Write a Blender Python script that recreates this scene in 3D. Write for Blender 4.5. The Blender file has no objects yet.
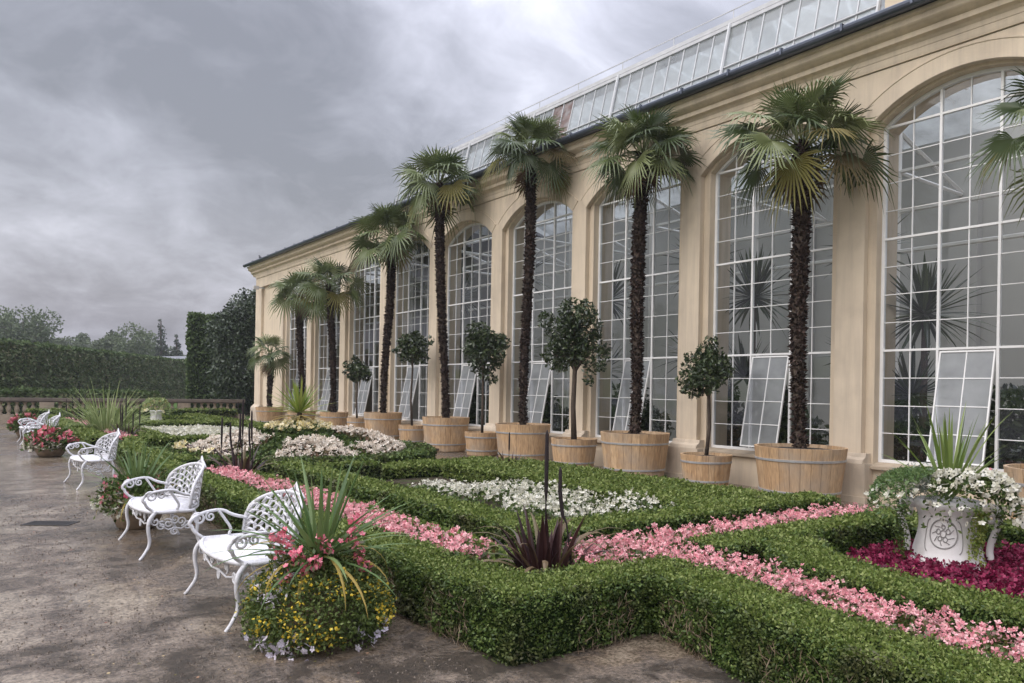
import bpy, math, random
import numpy as np
from mathutils import Matrix, Vector
R = math.radians
rng = np.random.default_rng(11)
random.seed(5)
scene = bpy.context.scene
col = scene.collection
CAM = np.array([0.0, 0.0, 1.7])

# ------------------------------------------------------------------ materials
def new_mat(name):
    m = bpy.data.materials.new(name); m.use_nodes = True
    nt = m.node_tree
    return m, nt, nt.nodes, nt.links, nt.nodes['Principled BSDF']

def set_spec(b, v):
    b.inputs['Specular IOR Level'].default_value = v

def plain(name, c, rough=.6, var=.15, scale=8., bump=0., bscale=40., metal=0., spec=.5, dirt=None, streak=None):
    """base colour with noise variation and a noise bump"""
    m, nt, N, L, b = new_mat(name)
    tc = N.new('ShaderNodeTexCoord')
    n = N.new('ShaderNodeTexNoise'); n.inputs['Scale'].default_value = scale; n.inputs['Detail'].default_value = 6
    L.new(tc.outputs['Object'], n.inputs['Vector'])
    r = N.new('ShaderNodeValToRGB')
    c = np.array(c)
    lo = c*(1-var); hi = np.minimum(c*(1+var), 1)
    r.color_ramp.elements[0].position = .3; r.color_ramp.elements[1].position = .72
    r.color_ramp.elements[0].color = (*lo, 1); r.color_ramp.elements[1].color = (*hi, 1)
    L.new(n.outputs['Fac'], r.inputs['Fac'])
    out = r.outputs['Color']
    if dirt:
        n3 = N.new('ShaderNodeTexNoise'); n3.inputs['Scale'].default_value = dirt[1]; n3.inputs['Detail'].default_value = 8
        L.new(tc.outputs['Object'], n3.inputs['Vector'])
        r3 = N.new('ShaderNodeValToRGB'); r3.color_ramp.elements[0].position = dirt[2]; r3.color_ramp.elements[1].position = dirt[2]+.2
        L.new(n3.outputs['Fac'], r3.inputs['Fac'])
        mx = N.new('ShaderNodeMix'); mx.data_type = 'RGBA'
        mult = N.new('ShaderNodeMath'); mult.operation = 'MULTIPLY'; mult.inputs[1].default_value = dirt[3]
        L.new(r3.outputs['Color'], mult.inputs[0]); L.new(mult.outputs[0], mx.inputs['Factor'])
        L.new(out, mx.inputs['A']); mx.inputs['B'].default_value = (*dirt[0], 1)
        out = mx.outputs['Result']
    if streak:
        mp = N.new('ShaderNodeMapping'); mp.inputs['Scale'].default_value = (5, 5, .35); L.new(tc.outputs['Object'], mp.inputs['Vector'])
        n5 = N.new('ShaderNodeTexNoise'); n5.inputs['Scale'].default_value = 1.2; n5.inputs['Detail'].default_value = 7; n5.inputs['Roughness'].default_value = .65
        L.new(mp.outputs[0], n5.inputs['Vector'])
        r5 = N.new('ShaderNodeValToRGB'); r5.color_ramp.elements[0].position = .46; r5.color_ramp.elements[1].position = .75; r5.color_ramp.elements[1].color = (streak[1],)*3+(1,)
        L.new(n5.outputs['Fac'], r5.inputs['Fac'])
        m5 = N.new('ShaderNodeMix'); m5.data_type = 'RGBA'; L.new(r5.outputs['Color'], m5.inputs['Factor']); L.new(out, m5.inputs['A']); m5.inputs['B'].default_value = (*streak[0], 1)
        out = m5.outputs['Result']
    L.new(out, b.inputs['Base Color'])
    b.inputs['Roughness'].default_value = rough; b.inputs['Metallic'].default_value = metal; set_spec(b, spec)
    if bump:
        n2 = N.new('ShaderNodeTexNoise'); n2.inputs['Scale'].default_value = bscale; n2.inputs['Detail'].default_value = 5
        L.new(tc.outputs['Object'], n2.inputs['Vector'])
        bp = N.new('ShaderNodeBump'); bp.inputs['Strength'].default_value = bump; bp.inputs['Distance'].default_value = .02
        L.new(n2.outputs['Fac'], bp.inputs['Height']); L.new(bp.outputs['Normal'], b.inputs['Normal'])
    return m

def leafy(name, cols, rough=.5, trans=.25, spec=.35, patch=None):
    """every leaf or petal (mesh island) takes its own colour from the ramp"""
    m, nt, N, L, b = new_mat(name)
    g = N.new('ShaderNodeNewGeometry')
    r = N.new('ShaderNodeValToRGB')
    el = r.color_ramp.elements
    while len(el) < len(cols): el.new(.5)
    for i, c in enumerate(cols):
        el[i].position = i/(len(cols)-1); el[i].color = (*c, 1)
    L.new(g.outputs['Random Per Island'], r.inputs['Fac'])
    out = r.outputs['Color']
    if patch:
        tc = N.new('ShaderNodeTexCoord')
        n = N.new('ShaderNodeTexNoise'); n.inputs['Scale'].default_value = patch[1]; n.inputs['Detail'].default_value = 4
        L.new(tc.outputs['Object'], n.inputs['Vector'])
        rr = N.new('ShaderNodeValToRGB'); rr.color_ramp.elements[0].position = patch[2]; rr.color_ramp.elements[1].position = patch[2]+.18
        L.new(n.outputs['Fac'], rr.inputs['Fac'])
        mm = N.new('ShaderNodeMath'); mm.operation = 'MULTIPLY'; mm.inputs[1].default_value = patch[3]
        L.new(rr.outputs['Color'], mm.inputs[0])
        mx = N.new('ShaderNodeMix'); mx.data_type = 'RGBA'
        L.new(mm.outputs[0], mx.inputs['Factor']); L.new(out, mx.inputs['A']); mx.inputs['B'].default_value = (*patch[0], 1)
        out = mx.outputs['Result']
    L.new(out, b.inputs['Base Color']); b.inputs['Roughness'].default_value = rough; set_spec(b, spec)
    t = N.new('ShaderNodeBsdfTranslucent'); L.new(out, t.inputs['Color'])
    ms = N.new('ShaderNodeMixShader'); ms.inputs[0].default_value = trans
    L.new(b.outputs[0], ms.inputs[1]); L.new(t.outputs[0], ms.inputs[2])
    L.new(ms.outputs[0], N['Material Output'].inputs['Surface'])
    return m

M = {}
M['stucco'] = plain('cream_stucco', (.63, .525, .39), .8, .07, 1.1, .25, 60, dirt=((.42, .35, .27), .8, .52, .5), streak=((.36, .30, .235), .55))
M['stucco_trim'] = plain('cream_trim', (.64, .54, .41), .75, .07, 1.5, .15, 60, dirt=((.42, .35, .27), 1.4, .52, .5), streak=((.36, .30, .24), .5))
M['plinth'] = plain('plinth_render', (.59, .50, .39), .8, .08, 1.2, .2, 50, dirt=((.32, .27, .21), 1.6, .48, .6), streak=((.28, .24, .19), .6))
M['stone'] = plain('sandstone', (.42, .34, .25), .8, .2, 5, .3, 50, dirt=((.16, .14, .11), 2.5, .5, .6))
M['oldstone'] = plain('weathered_sandstone', (.30, .245, .18), .85, .25, 4, .4, 30, dirt=((.07, .065, .05), 2.0, .5, .7))
M['darkrail'] = plain('dark_stone_coping', (.13, .105, .085), .85, .25, 3, .3, 30)
M['interior'] = plain('interior_plaster', (.40, .40, .385), .8, .08, .6)
M['slate'] = plain('grey_roof_sheet', (.14, .145, .16), .5, .15, 2)
M['zinc'] = plain('zinc_gutter', (.10, .115, .15), .35, .2, 3, metal=.6)
M['whitepaint'] = plain('white_paint', (.78, .78, .77), .4, .05, 4)
M['greyframe'] = plain('grey_steel_bar', (.52, .53, .54), .5, .1, 4)
M['rust'] = plain('rusty_panel', (.15, .105, .095), .8, .4, 6, dirt=((.26, .25, .25), 5, .45, .8))
M['iron'] = plain('white_cast_iron', (.60, .60, .62), .45, .10, 14, .35, 90, dirt=((.30, .26, .21), 18, .54, .6))
M['marble'] = plain('white_urn_glaze', (.70, .68, .67), .45, .05, 5, .1, 40, dirt=((.36, .33, .30), 6, .58, .45))
M['reliefgrey'] = plain('grey_relief', (.27, .26, .25), .6, .2, 8)
M['clay'] = plain('brown_clay', (.25, .18, .12), .75, .2, 7, .3, 40, dirt=((.07, .06, .04), 5, .5, .6))
M['hoop'] = plain('galvanised_hoop', (.42, .42, .42), .5, .15, 12, metal=.5)
M['soil'] = plain('dark_soil', (.035, .026, .018), .95, .4, 20, .8, 60)
M['petiole'] = plain('palm_petiole', (.10, .12, .04), .6, .2, 8)
M['bark'] = plain('brown_bark', (.075, .055, .04), .9, .3, 12, .8, 50)
M['fibre'] = leafy('palm_fibre', [(.020, .015, .013), (.045, .031, .026), (.08, .055, .045)], .9, 0, .1)
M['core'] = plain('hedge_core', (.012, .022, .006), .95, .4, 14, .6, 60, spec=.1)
M['drain'] = plain('cast_iron_drain', (.035, .033, .032), .6, .2, 10, metal=.4)
M['birdgrey'] = plain('dark_grey_feathers', (.05, .05, .055), .8, .2, 20)

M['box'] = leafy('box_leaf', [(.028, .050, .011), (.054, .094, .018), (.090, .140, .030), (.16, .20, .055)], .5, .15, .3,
                 patch=((.085, .066, .040), 2.6, .50, .65))  # brown twiggy patches; the darker green puts shade of hedge sides into colour
M['boxlite'] = leafy('lighter_box_leaf', [(.055, .088, .017), (.106, .155, .030), (.165, .212, .048), (.27, .31, .11)], .55, .25, .25)  # lighter leaf; on hedge tops it carries sky light in its colour
M['farhedge'] = leafy('beech_hedge_leaf', [(.075, .105, .045), (.11, .15, .06), (.145, .18, .075), (.17, .155, .09)], .6, .15, .2)
M['tallhedge'] = leafy('hornbeam_leaf', [(.045, .075, .025), (.07, .108, .034), (.10, .138, .048)], .6, .2, .2)
M['ivy'] = leafy('dark_beech_leaf', [(.018, .032, .015), (.038, .058, .028), (.065, .09, .045)], .42, .08, .4)
M['farleaf'] = leafy('far_tree_leaf', [(.085, .115, .065), (.12, .15, .085), (.15, .18, .105)], .7, .15, .15)
M['farleaf2'] = leafy('far_conifer_leaf', [(.05, .066, .05), (.07, .088, .062)], .7, .1, .15)
M['bay'] = leafy('bay_leaf', [(.012, .022, .008), (.024, .042, .014), (.045, .068, .024), (.09, .115, .05)], .32, .1, .5)
M['palm'] = leafy('palm_fan', [(.045, .068, .024), (.080, .115, .036), (.12, .155, .052), (.19, .22, .09)], .42, .18, .5)
M['palmold'] = leafy('old_palm_fan', [(.14, .14, .035), (.20, .17, .05), (.12, .09, .04)], .55, .2, .3)
M['cordy'] = leafy('cordyline_blade', [(.05, .10, .03), (.10, .17, .05), (.16, .22, .08)], .45, .25, .4)
M['cordylite'] = leafy('lime_cordyline_blade', [(.14, .21, .03), (.24, .31, .06), (.32, .34, .09)], .45, .3, .4)
M['cordygreen'] = leafy('bright_cordyline_blade', [(.085, .145, .03), (.15, .22, .05), (.22, .28, .08)], .45, .25, .4)
M['cordyred'] = leafy('green_red_cordyline_blade', [(.06, .10, .03), (.10, .15, .05), (.15, .10, .07)], .45, .25, .4)
M['strawy'] = leafy('yellowed_blade', [(.30, .24, .07), (.38, .28, .08)], .6, .2, .2)
M['purple'] = leafy('purple_leaf', [(.022, .010, .012), (.05, .022, .022), (.085, .042, .034)], .4, .12, .5)
M['brownblade'] = leafy('bronze_leaf', [(.10, .075, .035), (.16, .11, .06), (.07, .085, .03)], .5, .2, .4)
M['bud'] = plain('dark_plume', (.014, .008, .009), .9, .3, 30)
M['grassy'] = leafy('feathery_grass', [(.17, .22, .08), (.24, .30, .12), (.32, .36, .17)], .6, .3, .2)
M['pink'] = leafy('pink_petal', [(.58, .17, .21), (.72, .31, .34), (.80, .43, .44), (.84, .54, .54)], .6, .3, .2)
M['beglf'] = leafy('begonia_leaf', [(.05, .09, .018), (.09, .12, .03), (.12, .08, .03)], .4, .15, .5)
M['magenta'] = leafy('magenta_leaf', [(.06, .004, .016), (.13, .006, .032), (.23, .012, .06), (.36, .05, .12)], .5, .25, .3)
M['white'] = leafy('white_petal', [(.50, .48, .36), (.66, .64, .53), (.74, .73, .66)], .6, .25, .2)
M['blush'] = leafy('blush_petal', [(.62, .52, .42), (.73, .65, .55), (.79, .75, .66)], .6, .25, .2)
M['yellow'] = leafy('yellow_petal', [(.62, .40, .02), (.75, .55, .05), (.72, .62, .15)], .6, .2, .2)
M['cream'] = leafy('cream_petal', [(.68, .55, .22), (.74, .66, .40), (.76, .70, .55)], .6, .2, .2)
M['red'] = leafy('red_petal', [(.42, .05, .08), (.58, .14, .18), (.72, .32, .35)], .6, .2, .2)
M['hotpink'] = leafy('hot_pink_petal', [(.60, .09, .16), (.74, .20, .27), (.80, .36, .40)], .6, .2, .2)
M['lilac'] = leafy('lilac_petal', [(.58, .52, .62), (.72, .68, .74)], .6, .2, .2)
M['eye'] = plain('dark_flower_eye', (.03, .035, .02), .8, .2, 30)
M['greens'] = leafy('mixed_green_leaf', [(.03, .06, .013), (.065, .10, .022), (.11, .15, .035)], .5, .2, .3)
M['yellgreen'] = leafy('light_green_leaf', [(.05, .08, .02), (.09, .13, .03), (.15, .19, .06)], .5, .2, .3)
M['twig'] = leafy('dry_twig', [(.12, .085, .055), (.20, .15, .10), (.28, .22, .16)], .8, 0, .2)
M['silver'] = leafy('silver_grey_leaf', [(.22, .25, .20), (.30, .33, .28)], .7, .2, .2)
M['brownfol'] = leafy('dry_brown_foliage', [(.10, .06, .035), (.15, .09, .05), (.06, .07, .025)], .7, .15, .2)

def wood():
    m, nt, N, L, b = new_mat('larch_staves')
    tc = N.new('ShaderNodeTexCoord')
    sep = N.new('ShaderNodeSeparateXYZ'); L.new(tc.outputs['Object'], sep.inputs[0])
    at = N.new('ShaderNodeMath'); at.operation = 'ARCTAN2'; L.new(sep.outputs['Y'], at.inputs[0]); L.new(sep.outputs['X'], at.inputs[1])
    mul = N.new('ShaderNodeMath'); mul.operation = 'MULTIPLY'; mul.inputs[1].default_value = 26/(2*math.pi); L.new(at.outputs[0], mul.inputs[0])
    fl = N.new('ShaderNodeMath'); fl.operation = 'FLOOR'; L.new(mul.outputs[0], fl.inputs[0])
    oi = N.new('ShaderNodeObjectInfo')
    add = N.new('ShaderNodeMath'); add.operation = 'MULTIPLY_ADD'; add.inputs[1].default_value = 91.7
    L.new(oi.outputs['Random'], add.inputs[0]); L.new(fl.outputs[0], add.inputs[2])
    wn = N.new('ShaderNodeTexWhiteNoise'); wn.noise_dimensions = '1D'; L.new(add.outputs[0], wn.inputs['W'])
    r = N.new('ShaderNodeValToRGB')
    r.color_ramp.elements[0].color = (.47, .305, .165, 1); r.color_ramp.elements[1].color = (.61, .43, .255, 1)
    L.new(wn.outputs['Value'], r.inputs['Fac'])
    mp = N.new('ShaderNodeMapping'); mp.inputs['Scale'].default_value = (14, 14, 1.6); L.new(tc.outputs['Object'], mp.inputs['Vector'])
    n = N.new('ShaderNodeTexNoise'); n.inputs['Scale'].default_value = 2.5; n.inputs['Detail'].default_value = 8; n.inputs['Distortion'].default_value = .6
    L.new(mp.outputs[0], n.inputs['Vector'])
    r2 = N.new('ShaderNodeValToRGB'); r2.color_ramp.elements[0].position = .3; r2.color_ramp.elements[1].position = .7
    r2.color_ramp.elements[0].color = (.62, .58, .55, 1); r2.color_ramp.elements[1].color = (1.1, 1.08, 1.05, 1)
    L.new(n.outputs['Fac'], r2.inputs['Fac'])
    mx = N.new('ShaderNodeMix'); mx.data_type = 'RGBA'; mx.blend_type = 'MULTIPLY'; mx.inputs['Factor'].default_value = 1
    L.new(r.outputs['Color'], mx.inputs['A']); L.new(r2.outputs['Color'], mx.inputs['B'])
    # weather-greyed patches
    n4 = N.new('ShaderNodeTexNoise'); n4.inputs['Scale'].default_value = 2.2; n4.inputs['Detail'].default_value = 6; L.new(tc.outputs['Object'], n4.inputs['Vector'])
    r4 = N.new('ShaderNodeValToRGB'); r4.color_ramp.elements[0].position = .44; r4.color_ramp.elements[1].position = .70; r4.color_ramp.elements[1].color = (.75, .75, .75, 1)
    L.new(n4.outputs['Fac'], r4.inputs['Fac'])
    mx2 = N.new('ShaderNodeMix'); mx2.data_type = 'RGBA'; L.new(r4.outputs['Color'], mx2.inputs['Factor'])
    L.new(mx.outputs['Result'], mx2.inputs['A']); mx2.inputs['B'].default_value = (.36, .29, .22, 1)
    L.new(mx2.outputs['Result'], b.inputs['Base Color']); b.inputs['Roughness'].default_value = .7
    # joints between staves
    fr = N.new('ShaderNodeMath'); fr.operation = 'FRACT'; L.new(mul.outputs[0], fr.inputs[0])
    pp = N.new('ShaderNodeMath'); pp.operation = 'PINGPONG'; pp.inputs[1].default_value = .5; L.new(fr.outputs[0], pp.inputs[0])
    sm = N.new('ShaderNodeMapRange'); sm.inputs['From Max'].default_value = .06; L.new(pp.outputs[0], sm.inputs['Value'])
    bp = N.new('ShaderNodeBump'); bp.inputs['Strength'].default_value = .9; bp.inputs['Distance'].default_value = .01
    L.new(sm.outputs[0], bp.inputs['Height']); L.new(bp.outputs['Normal'], b.inputs['Normal'])
    return m
M['wood'] = wood()

def glass(name, tint, refl=1.0, dirt=0.0, rough=0.0):
    m, nt, N, L, b = new_mat(name); N.remove(b)
    tr = N.new('ShaderNodeBsdfTransparent'); tr.inputs['Color'].default_value = (*tint, 1)
    gl = N.new('ShaderNodeBsdfGlossy'); gl.inputs['Roughness'].default_value = rough; gl.inputs['Color'].default_value = (.92, .95, 1, 1)
    fr = N.new('ShaderNodeFresnel'); fr.inputs['IOR'].default_value = 1.55
    ma = N.new('ShaderNodeMath'); ma.operation = 'MULTIPLY_ADD'; ma.inputs[1].default_value = 1.35*refl; ma.inputs[2].default_value = -.025*refl; ma.use_clamp = True
    L.new(fr.outputs[0], ma.inputs[0])
    ms = N.new('ShaderNodeMixShader'); L.new(ma.outputs[0], ms.inputs[0]); L.new(tr.outputs[0], ms.inputs[1]); L.new(gl.outputs[0], ms.inputs[2])
    out = ms.outputs[0]
    if dirt:
        df = N.new('ShaderNodeBsdfDiffuse'); df.inputs['Color'].default_value = (.62, .65, .66, 1)
        tl = N.new('ShaderNodeBsdfTranslucent'); tl.inputs['Color'].default_value = (.74, .78, .78, 1)
        md = N.new('ShaderNodeMixShader'); md.inputs[0].default_value = .5; L.new(df.outputs[0], md.inputs[1]); L.new(tl.outputs[0], md.inputs[2])
        tc = N.new('ShaderNodeTexCoord'); n = N.new('ShaderNodeTexNoise'); n.inputs['Scale'].default_value = 1.3; n.inputs['Detail'].default_value = 6
        L.new(tc.outputs['Object'], n.inputs['Vector'])
        mr = N.new('ShaderNodeMapRange'); mr.inputs['From Min'].default_value = .3; mr.inputs['From Max'].default_value = .7
        mr.inputs['To Min'].default_value = dirt*.6; mr.inputs['To Max'].default_value = min(1, dirt*1.3); L.new(n.outputs['Fac'], mr.inputs['Value'])
        m2 = N.new('ShaderNodeMixShader'); L.new(mr.outputs[0], m2.inputs[0]); L.new(out, m2.inputs[1]); L.new(md.outputs[0], m2.inputs[2])
        out = m2.outputs[0]
    L.new(out, N['Material Output'].inputs['Surface'])
    return m
M['glass'] = glass('window_glass', (.86, .89, .88), 1.15, .015)
M['sashglass'] = glass('filmed_sash_glass', (.80, .83, .92), 1.0, .54)
M['roofglass'] = glass('clerestory_glass', (.86, .90, .89), .9, .48)

def wet_gravel():
    m, nt, N, L, b = new_mat('wet_gravel')
    tc = N.new('ShaderNodeTexCoord')
    def noise(s, d=8, rough=.6, dist=0.):
        n = N.new('ShaderNodeTexNoise'); n.inputs['Scale'].default_value = s; n.inputs['Detail'].default_value = d
        n.inputs['Roughness'].default_value = rough; n.inputs['Distortion'].default_value = dist
        L.new(tc.outputs['Object'], n.inputs['Vector']); return n
    def ramp(src, p0, p1, c0=(0, 0, 0), c1=(1, 1, 1)):
        r = N.new('ShaderNodeValToRGB'); r.color_ramp.elements[0].position = p0; r.color_ramp.elements[1].position = p1
        r.color_ramp.elements[0].color = (*c0, 1); r.color_ramp.elements[1].color = (*c1, 1); L.new(src, r.inputs['Fac']); return r
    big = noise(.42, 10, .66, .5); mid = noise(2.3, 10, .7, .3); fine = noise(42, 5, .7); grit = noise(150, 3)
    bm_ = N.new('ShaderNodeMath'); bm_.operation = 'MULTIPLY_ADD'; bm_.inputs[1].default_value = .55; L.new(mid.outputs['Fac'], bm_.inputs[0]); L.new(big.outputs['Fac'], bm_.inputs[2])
    base = ramp(bm_.outputs[0], .62, .92, (.085, .066, .047), (.31, .27, .212))  # pale patches put the sky sheen of wet ground into the base colour
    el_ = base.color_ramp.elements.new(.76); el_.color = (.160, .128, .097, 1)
    gr = ramp(fine.outputs['Fac'], .34, .58, (.22, .20, .19), (1.25, 1.22, 1.2))
    mx = N.new('ShaderNodeMix'); mx.data_type = 'RGBA'; mx.blend_type = 'MULTIPLY'; mx.inputs['Factor'].default_value = .85
    L.new(base.outputs['Color'], mx.inputs['A']); L.new(gr.outputs['Color'], mx.inputs['B'])
    # dark clotted earth between the paler ground
    cl_ = noise(16, 10, .78, .2); cb = N.new('ShaderNodeMath'); cb.operation = 'MULTIPLY_ADD'; cb.inputs[1].default_value = .55
    L.new(mid.outputs['Fac'], cb.inputs[0]); L.new(cl_.outputs['Fac'], cb.inputs[2])
    vr = ramp(cb.outputs[0], .64, .83, (.38, .345, .31), (1.1, 1.08, 1.04))
    mxv = N.new('ShaderNodeMix'); mxv.data_type = 'RGBA'; mxv.blend_type = 'MULTIPLY'; mxv.inputs['Factor'].default_value = 1.
    L.new(mx.outputs['Result'], mxv.inputs['A']); L.new(vr.outputs['Color'], mxv.inputs['B'])
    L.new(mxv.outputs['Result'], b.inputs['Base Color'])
    # standing water where the broad noise is high
    add = N.new('ShaderNodeMath'); add.operation = 'MULTIPLY_ADD'; add.inputs[1].default_value = .55
    L.new(mid.outputs['Fac'], add.inputs[0]); L.new(big.outputs['Fac'], add.inputs[2])
    wet = ramp(add.outputs[0], .67, .79)
    mr = N.new('ShaderNodeMapRange'); mr.inputs['To Min'].default_value = .30; mr.inputs['To Max'].default_value = .07
    L.new(wet.outputs['Color'], mr.inputs['Value']); L.new(mr.outputs[0], b.inputs['Roughness'])
    inv = N.new('ShaderNodeMapRange'); inv.inputs['To Min'].default_value = 1.; inv.inputs['To Max'].default_value = .12
    L.new(wet.outputs['Color'], inv.inputs['Value'])
    bp = N.new('ShaderNodeBump'); bp.inputs['Distance'].default_value = .05
    L.new(inv.outputs[0], bp.inputs['Strength'])
    ad = N.new('ShaderNodeMath'); ad.operation = 'MULTIPLY_ADD'; ad.inputs[1].default_value = .35
    L.new(grit.outputs['Fac'], ad.inputs[0]); L.new(cl_.outputs['Fac'], ad.inputs[2])
    L.new(ad.outputs[0], bp.inputs['Height']); L.new(bp.outputs['Normal'], b.inputs['Normal'])
    set_spec(b, .8)
    return m
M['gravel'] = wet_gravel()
M['grass'] = plain('lawn_green', (.055, .10, .02), .9, .35, 3, .6, 50, spec=.1)
M['bedsoil'] = plain('bed_soil', (.05, .04, .026), .95, .4, 9, .8, 40, spec=.15, dirt=((.045, .075, .018), 2.5, .5, .8))

# ------------------------------------------------------------------ mesh helpers
def link(name, me, parent=None, loc=None):
    o = bpy.data.objects.new(name, me); col.objects.link(o)
    if parent is not None: o.parent = parent
    if loc is not None: o.location = loc
    return o

def tag(o, label=None, cat=None, group=None, kind=None):
    if label: o['label'] = label
    if cat: o['category'] = cat
    if group: o['group'] = group
    if kind: o['kind'] = kind
    return o

def thing(name, label, cat, loc=(0, 0, 0), rz=0., group=None):
    o = bpy.data.objects.new(name, None); col.objects.link(o)
    o.location = loc; o.rotation_euler = (0, 0, rz); o.empty_display_size = .2
    return tag(o, label, cat, group)

class MB:
    def __init__(s): s.v = []; s.f = []; s.m = []; s.n = 0
    def add(s, V, Fs, mi=0):
        V = np.asarray(V, float); b = s.n
        s.v.append(V); s.n += len(V)
        for f in Fs: s.f.append(tuple(int(i)+b for i in f)); s.m.append(mi)
    def box(s, x0, x1, y0, y1, z0, z1, mi=0):
        V = [(x, y, z) for z in (z0, z1) for y in (y0, y1) for x in (x0, x1)]
        s.add(V, [(0, 2, 3, 1), (4, 5, 7, 6), (0, 1, 5, 4), (2, 6, 7, 3), (0, 4, 6, 2), (1, 3, 7, 5)], mi)
    def tube(s, pts, r, n=6, mi=0, caps=True):
        P = np.asarray(pts, float); k = len(P)
        rr = np.full(k, r) if np.isscalar(r) else np.asarray(r, float)
        T = np.gradient(P, axis=0); T /= np.linalg.norm(T, axis=1)[:, None]+1e-9
        up = np.array([0, 0, 1.]) if abs(T[0, 2]) < .9 else np.array([1., 0, 0])
        a = np.cross(T[0], up); a /= np.linalg.norm(a)
        V = []
        for i in range(k):
            a = a-T[i]*np.dot(a, T[i]); a /= np.linalg.norm(a)+1e-9
            bb = np.cross(T[i], a)
            for j in range(n):
                t = 2*math.pi*j/n
                V.append(P[i]+rr[i]*(math.cos(t)*a+math.sin(t)*bb))
        Fs = [(i*n+j, i*n+(j+1) % n, (i+1)*n+(j+1) % n, (i+1)*n+j) for i in range(k-1) for j in range(n)]
        if caps: Fs += [tuple(range(n-1, -1, -1)), tuple((k-1)*n+j for j in range(n))]
        s.add(V, Fs, mi)
    def lathe(s, prof, n=32, c=(0, 0, 0), mi=0, sx=1., sy=1.):
        prof = np.asarray(prof, float); k = len(prof)
        t = np.arange(n)*2*math.pi/n
        V = np.concatenate([np.stack([c[0]+r*sx*np.cos(t), c[1]+r*sy*np.sin(t), np.full(n, c[2]+z)], 1) for r, z in prof])
        Fs = [(i*n+j, i*n+(j+1) % n, (i+1)*n+(j+1) % n, (i+1)*n+j) for i in range(k-1) for j in range(n)]
        Fs += [tuple(range(n-1, -1, -1)), tuple((k-1)*n+j for j in range(n))]
        s.add(V, Fs, mi)
    def profile_y(s, prof, y0, y1, mi=0):
        """closed (x,z) outline swept along Y"""
        n = len(prof)
        V = [(x, y0, z) for x, z in prof]+[(x, y1, z) for x, z in prof]
        s.add(V, [(i, (i+1) % n, n+(i+1) % n, n+i) for i in range(n)]+[tuple(range(n-1, -1, -1)), tuple(range(n, 2*n))], mi)
    def quads(s, Q, mi=0):
        Q = np.asarray(Q, float).reshape(-1, 3)
        s.add(Q, [(4*i, 4*i+1, 4*i+2, 4*i+3) for i in range(len(Q)//4)], mi)
    def mesh(s, name, mats, smooth=False):
        me = bpy.data.meshes.new(name)
        me.from_pydata(np.concatenate(s.v).tolist() if s.v else [], [], s.f)
        for m in (mats if isinstance(mats, (list, tuple)) else [mats]): me.materials.append(m)
        me.polygons.foreach_set('material_index', np.array(s.m, np.int32))
        if smooth: me.polygons.foreach_set('use_smooth', np.ones(len(s.f), bool))
        me.update()
        return me
    def build(s, name, mats, parent=None, smooth=False, loc=None):
        return link(name, s.mesh(name, mats, smooth), parent, loc)

def quad_mesh(name, groups, core=None):
    """groups: list of ((N,4,3) array, material): many separate quads in one mesh, fast; core: an MB joined in"""
    Qs = [np.asarray(q, np.float32).reshape(-1, 4, 3) for q, m in groups]
    nq = sum(len(q) for q in Qs)
    V = np.concatenate([q.reshape(-1, 3) for q in Qs]) if nq else np.zeros((0, 3), np.float32)
    idx = np.concatenate([np.full(len(q), i, np.int32) for i, q in enumerate(Qs)]) if nq else np.zeros(0, np.int32)
    loops = np.arange(nq*4, dtype=np.int32); starts = np.arange(nq, dtype=np.int32)*4; tot = np.full(nq, 4, np.int32)
    mats = [m for q, m in groups]
    if core is not None:
        cmb, cmat = core
        CV = np.concatenate(cmb.v).astype(np.float32); b = len(V)
        cl = np.array([i+b for f in cmb.f for i in f], np.int32); ct = np.array([len(f) for f in cmb.f], np.int32)
        cs = len(loops)+np.concatenate([[0], np.cumsum(ct)[:-1]]).astype(np.int32)
        V = np.concatenate([V, CV]); loops = np.concatenate([loops, cl]); starts = np.concatenate([starts, cs]); tot = np.concatenate([tot, ct])
        idx = np.concatenate([idx, np.full(len(ct), len(mats), np.int32)]); mats = mats+[cmat]
    me = bpy.data.meshes.new(name)
    me.vertices.add(len(V)); me.vertices.foreach_set('co', V.ravel())
    me.loops.add(len(loops)); me.loops.foreach_set('vertex_index', loops)
    me.polygons.add(len(starts)); me.polygons.foreach_set('loop_start', starts)
    try: me.polygons.foreach_set('loop_total', tot)
    except Exception: pass
    for m in mats: me.materials.append(m)
    me.polygons.foreach_set('material_index', idx)
    me.update(calc_edges=True); me.validate()
    return me

def unit(v):
    return v/(np.linalg.norm(v, axis=-1, keepdims=True)+1e-9)
def randdir(n):
    return unit(rng.normal(size=(n, 3)))

def leaves(P, Nrm, L, asp=.5, out=.7, jit=None):
    """one rhombus leaf per point, roughly growing along Nrm"""
    n = len(P); L = np.broadcast_to(np.asarray(L, float), (n,))[:, None]*rng.uniform(.7, 1.3, (n, 1))
    d = unit(Nrm*out+randdir(n))
    s = unit(np.cross(d, randdir(n)))
    c = P+(0 if jit is None else rng.normal(size=(n, 3))*jit)
    return np.stack([c-d*L*.5, c+s*L*asp*.5-d*L*.05, c+d*L*.5, c-s*L*asp*.5-d*L*.05], 1)

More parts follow.
